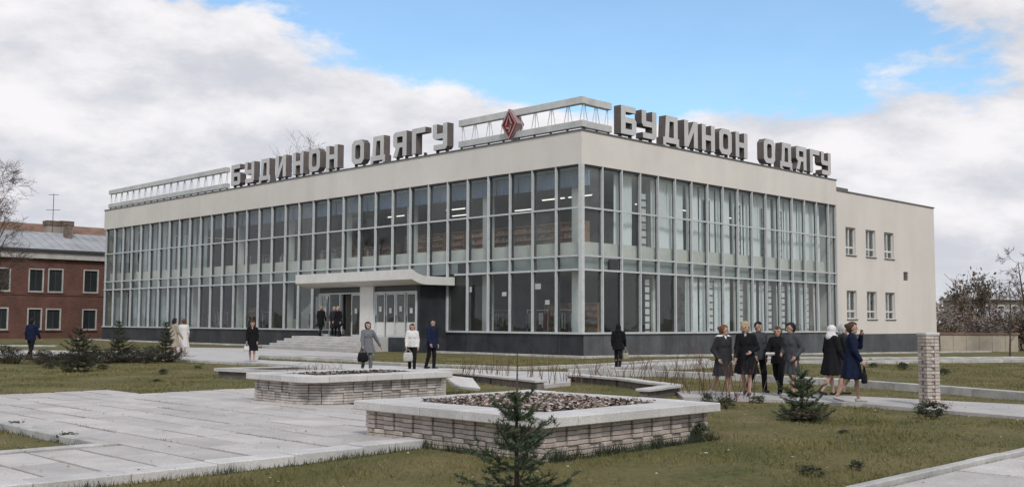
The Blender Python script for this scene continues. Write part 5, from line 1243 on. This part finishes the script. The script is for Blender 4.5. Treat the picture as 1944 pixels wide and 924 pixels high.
    if outfit.get('collar'):
        g = []; add(g, tz(1.43) + A(0, .0, 0), tz(1.455), .083, .066, outfit['collar']); add(g, tz(1.42) + A(0, -.06, 0), tz(1.30) + A(0, -.105, 0), .035, .018, outfit['collar'])
        if outfit.get('shawl'): add(g, tz(1.40) + A(-.14, .01, 0), tz(1.40) + A(.14, .01, 0), .085, .085, outfit['collar'])
        o = bpy.data.objects.new('collar', sdf_mesh('collar', g, res, [outfit['collar']])); link(o, T)
    # hair / headscarf
    style, hm = hair; g = []; f = hd(0, -1, 0) - hc; face = lambda off: [(tuple(f), float((hc * k) @ f) + off * k)]
    if style == 'scarf':
        add(g, hd(0, .02, .035), hd(0, .005, .03), .110, .106, hm, cut=face(.055)); add(g, hd(0, .02, -.02), tz(1.44) + A(0, .03, 0), .098, .115, hm, cut=face(.05)); add(g, tz(1.42) + A(-.08, -.03, 0), tz(1.42) + A(.08, -.03, 0), .085, .085, hm); add(g, tz(1.40) + A(.05, -.09, 0), tz(1.22) + A(.04, -.13, 0), .035, .02, hm); nmh = 'headscarf'
    else:
        add(g, hd(0, .022, .045), hd(0, .0, .055), .104, .092, hm, cut=face(.030)); add(g, hd(0, .01, .085), hd(0, -.035, .085), .070, .055, hm, cut=face(.092)); nmh = 'hair'
        if style in ('bob', 'bun', 'wavy'): add(g, hd(0, .05, .0), hd(0, .06, -.06 if style != 'bun' else -.02), .088, .075, hm, cut=face(.02))
        if style == 'bob' or style == 'wavy':
            for s in (1, -1): add(g, hd(s * .075, .02, .02), hd(s * .075, .02, -.055), .034, .03, hm, cut=face(.045))
        if style == 'wavy': add(g, hd(0, .02, .06), hd(0, .03, .03), .113, .104, hm, cut=face(.03))
        if style == 'bun': add(g, hd(0, .12, .05), hd(0, .13, .06), .045, .045, hm)
        if style == 'short': add(g, hd(0, .05, .0), hd(0, .06, -.03), .076, .06, hm, cut=face(.0))
    o = bpy.data.objects.new(nmh, sdf_mesh(nmh, g, res, [hm], .02)); link(o, T)
    cz, szn = math.cos(yaw), math.sin(yaw); wh = {}
    for s, h_ in HANDS.items(): wh[s] = Vector((P.x + h_[0] * cz - h_[1] * szn, P.y + h_[0] * szn + h_[1] * cz, z + h_[2]))
    return T, wh
def handbag(label, hand, w, h, t, m, strap, yaw):
    top = hand - Vector((0, 0, .01)); T = thing('handbag', label, 'bag', (top.x, top.y, top.z - strap - h), yaw)
    vs = []; fs = []; nx = 8; prof = [(0, .80, .75), (.15, 1.0, 1.0), (.6, .97, .9), (.9, .85, .55), (1, .8, .35)]
    for (f, a, b) in prof:
        for i in range(12): an = i / 12 * 2 * math.pi; c, s = math.cos(an), math.sin(an); e = .55; vs.append((w / 2 * a * math.copysign(abs(c) ** e, c), t / 2 * b * math.copysign(abs(s) ** e, s), h * f))
    for r in range(4):
        for i in range(12): fs.append((r * 12 + i, r * 12 + (i + 1) % 12, (r + 1) * 12 + (i + 1) % 12, (r + 1) * 12 + i))
    fs += [tuple(range(11, -1, -1)), tuple(48 + i for i in range(12))]
    q = MB(); q._add(vs, fs); q.build('pouch', m, T, True)
    for s in (-1, 1):
        pts = [(-w * .3, s * t * .12, h * .97)] + [(w * .3 * math.cos(math.pi - math.pi * i / 8) * (1 - .35 * math.sin(math.pi * i / 8)), s * t * .10 * (1 - math.sin(math.pi * i / 8)), h + strap * math.sin(math.pi * i / 8)) for i in range(9)] + [(w * .3, s * t * .12, h * .97)]
        q = MB(); q.tube(pts, .008, 5); q.build('strap', m, T)
pi = math.pi
person('man in navy jacket and black trousers walking away past the brick house', 60, 691, 613, pi * .92, dict(upper=('cloth_navy', .82), lower=('trousers', 'cloth_black')), ('short', 'hair_black'), dict(stride=.5), female=False)
person('woman in belted beige coat walking beside a woman in white', 331, 682, 610, pi * .75, dict(upper=('cloth_beige', .45), flare=1.15, shoes='shoe_pale'), ('bob', 'hair_black'), dict(stride=.7))
person('woman in long white coat walking beside a woman in beige', 349, 681, 612, pi * 1.1, dict(upper=('cloth_white', .42), flare=1.1, shoes='shoe_pale'), ('bun', 'hair_red'), dict(stride=.4))
_, hd1 = person('woman in knee-length black coat standing on the forecourt near the steps', 480, 690, 615, .15, dict(upper=('cloth_black', .46), flare=1.15, shoes='shoe_pale', collar='skin_b'), ('bob', 'hair_brown'), dict(stride=.15))
handbag('small white bag held by the woman in the black coat', hd1[-1], .22, .20, .09, 'cloth_white', .10, .2)
_, hd2 = person('curly-haired woman in grey suit carrying a black bag', 699, 707, 615, .35, dict(upper=('cloth_grey', .66), lower=('trousers', 'cloth_grey'), flare=1.1, shoes='shoe_pale'), ('wavy', 'hair_black'), dict(stride=.6, nod=.35, left=((.33, .03, 1.12), (.46, .04, .90))))
handbag('large black handbag carried by the woman in the grey suit', hd2[-1], .36, .30, .16, 'cloth_black', .12, .3)
_, hd3 = person('woman in white pullover and dark trousers beside a man in navy', 784, 704, 622, .1, dict(upper=('cloth_white', .86), lower=('trousers', 'cloth_black'), name='pullover'), ('bob', 'hair_brown'), dict(stride=.3, head_yaw=.2))
handbag('pale grey tote bag held by the woman in the white pullover', hd3[-1] + Vector((.06, 0, 0)), .34, .30, .12, 'shoe_pale', .10, .2)
person('dark-haired man in navy suit walking beside a woman in white pullover', 821, 701, 609, .9, dict(upper=('cloth_navy', .74), lower=('trousers', 'cloth_black')), ('short', 'hair_black'), dict(stride=.25), female=False)
_, hd4 = person('person all in black with a hood standing on the narrow walk', 1176, 698, 620, pi * .9, dict(upper=('cloth_black', .74), lower=('trousers', 'cloth_black')), ('scarf', 'cloth_black'), dict(stride=.2), female=False)
handbag('light brown bag held by the person all in black', hd4[-1] + Vector((0, -.02, 0)), .26, .24, .10, 'cloth_beige', .14, .4)
# the walking group
person('red-haired woman in charcoal knee-length coat with white shawl', 1375, 746, 616, .5, dict(upper=('cloth_charcoal', .48), collar='cloth_white', shawl=True, shoes='shoe_pale', flare=1.1), ('bun', 'hair_red'), dict(stride=.5, head_yaw=.7, lean=.08, right=((-.26, .05, 1.11), (-.22, -.10, .90))))
person('fair-haired woman in long black coat with pale collar', 1420, 746, 611, -.4, dict(upper=('cloth_black', .52), collar='hair_grey', flare=1.2, shoes='shoe_black'), ('wavy', 'hair_fair'), dict(stride=.45, head_yaw=.6, left=((.25, .03, 1.12), (.15, -.18, 1.03))))
person('dark-haired woman in grey jacket and black trousers partly behind the long black coat', 1443, 740, 609, .3, dict(upper=('cloth_midgrey', .80), lower=('trousers', 'cloth_black'), shoes='shoe_black'), ('short', 'hair_black'), dict(stride=.55))
_, hd5 = person('brown-haired person in black jacket and trousers holding white papers', 1481, 742, 617, -.5, dict(upper=('cloth_black', .78), lower=('trousers', 'cloth_black')), ('bob', 'hair_brown'), dict(stride=.75, right=((-.26, -.06, 1.10), (-.16, -.26, 1.04))))
o = thing('paper_sheets', 'white papers held by the person in black jacket', 'papers', hd5[-1], -.3)
for i in range(3): q = MB(); q._add([(-.10, -.07, .012 * i), (.10, -.07, .012 * i), (.10, .07, .03 + .012 * i), (-.10, .07, .03 + .012 * i), (-.10, -.07, .004 + .012 * i), (.10, -.07, .004 + .012 * i), (.10, .07, .034 + .012 * i), (-.10, .07, .034 + .012 * i)], [(3, 2, 1, 0), (4, 5, 6, 7), (0, 1, 5, 4), (1, 2, 6, 5), (2, 3, 7, 6), (3, 0, 4, 7)]); q.build('sheet', 'white_paint', o)
person('dark-haired person in mid-grey jacket and skirt behind the bushy spruce', 1507, 747, 611, -.9, dict(upper=('cloth_midgrey', .84), lower=('skirt', 'cloth_midgrey', .52), shoes='shoe_black'), ('short', 'hair_black'), dict(stride=.4, head_yaw=-.5, right=((-.26, .05, 1.12), (-.17, -.16, 1.0)), left=((.26, .05, 1.12), (.20, -.12, .94))), female=True)
person('woman in white headscarf and black coat, seen from the side', 1580, 745, 614, 1.9, dict(upper=('cloth_black', .52), shoes='shoe_black', flare=1.15), ('scarf', 'cloth_white'), dict(stride=.5, lean=.08))
person('grey-haired person in dark coat hidden between the headscarf and navy coat', 1604, 743, 613, 1.5, dict(upper=('cloth_charcoal', .50), shoes='shoe_black'), ('bob', 'hair_grey'), dict(stride=.2))
_, hd6 = person('woman in navy coat raising a hand to her face', 1621, 757, 609, 1.2, dict(upper=('cloth_navy', .52), shoes='shoe_pale', flare=1.1), ('bun', 'hair_brown'), dict(stride=.5, left=((.27, -.16, 1.20), (.11, -.20, 1.45))))
handbag('black shoulder bag hanging from the woman in the navy coat', hd6[-1], .24, .22, .10, 'cloth_black', .14, 1.0)
for i, (px, py, top, yw, hr, up) in enumerate(((624, 640, 583, 2.6, ('short', 'hair_fair'), 'cloth_black'), (638, 638, 583, .2, ('bob', 'hair_grey'), 'cloth_charcoal'), (652, 639, 583, -.7, ('short', 'hair_fair'), 'cloth_black'))):
    lab = ['person in black coming out at the left jamb of the open store doors', 'person in charcoal between two others in the open store doors', 'person in black leaning by the open store doors next to the pillar'][i]
    person(lab, px, py, top, yw, dict(upper=(up, .6 if i != 1 else .5), lower=('trousers', 'cloth_black')), hr, dict(stride=.3, lean=.0 if i < 2 else .14), z=.722, res=.013, female=False, spot=[(19.05, -2.75), (18.0, -2.5), (17.05, -2.8)][i])
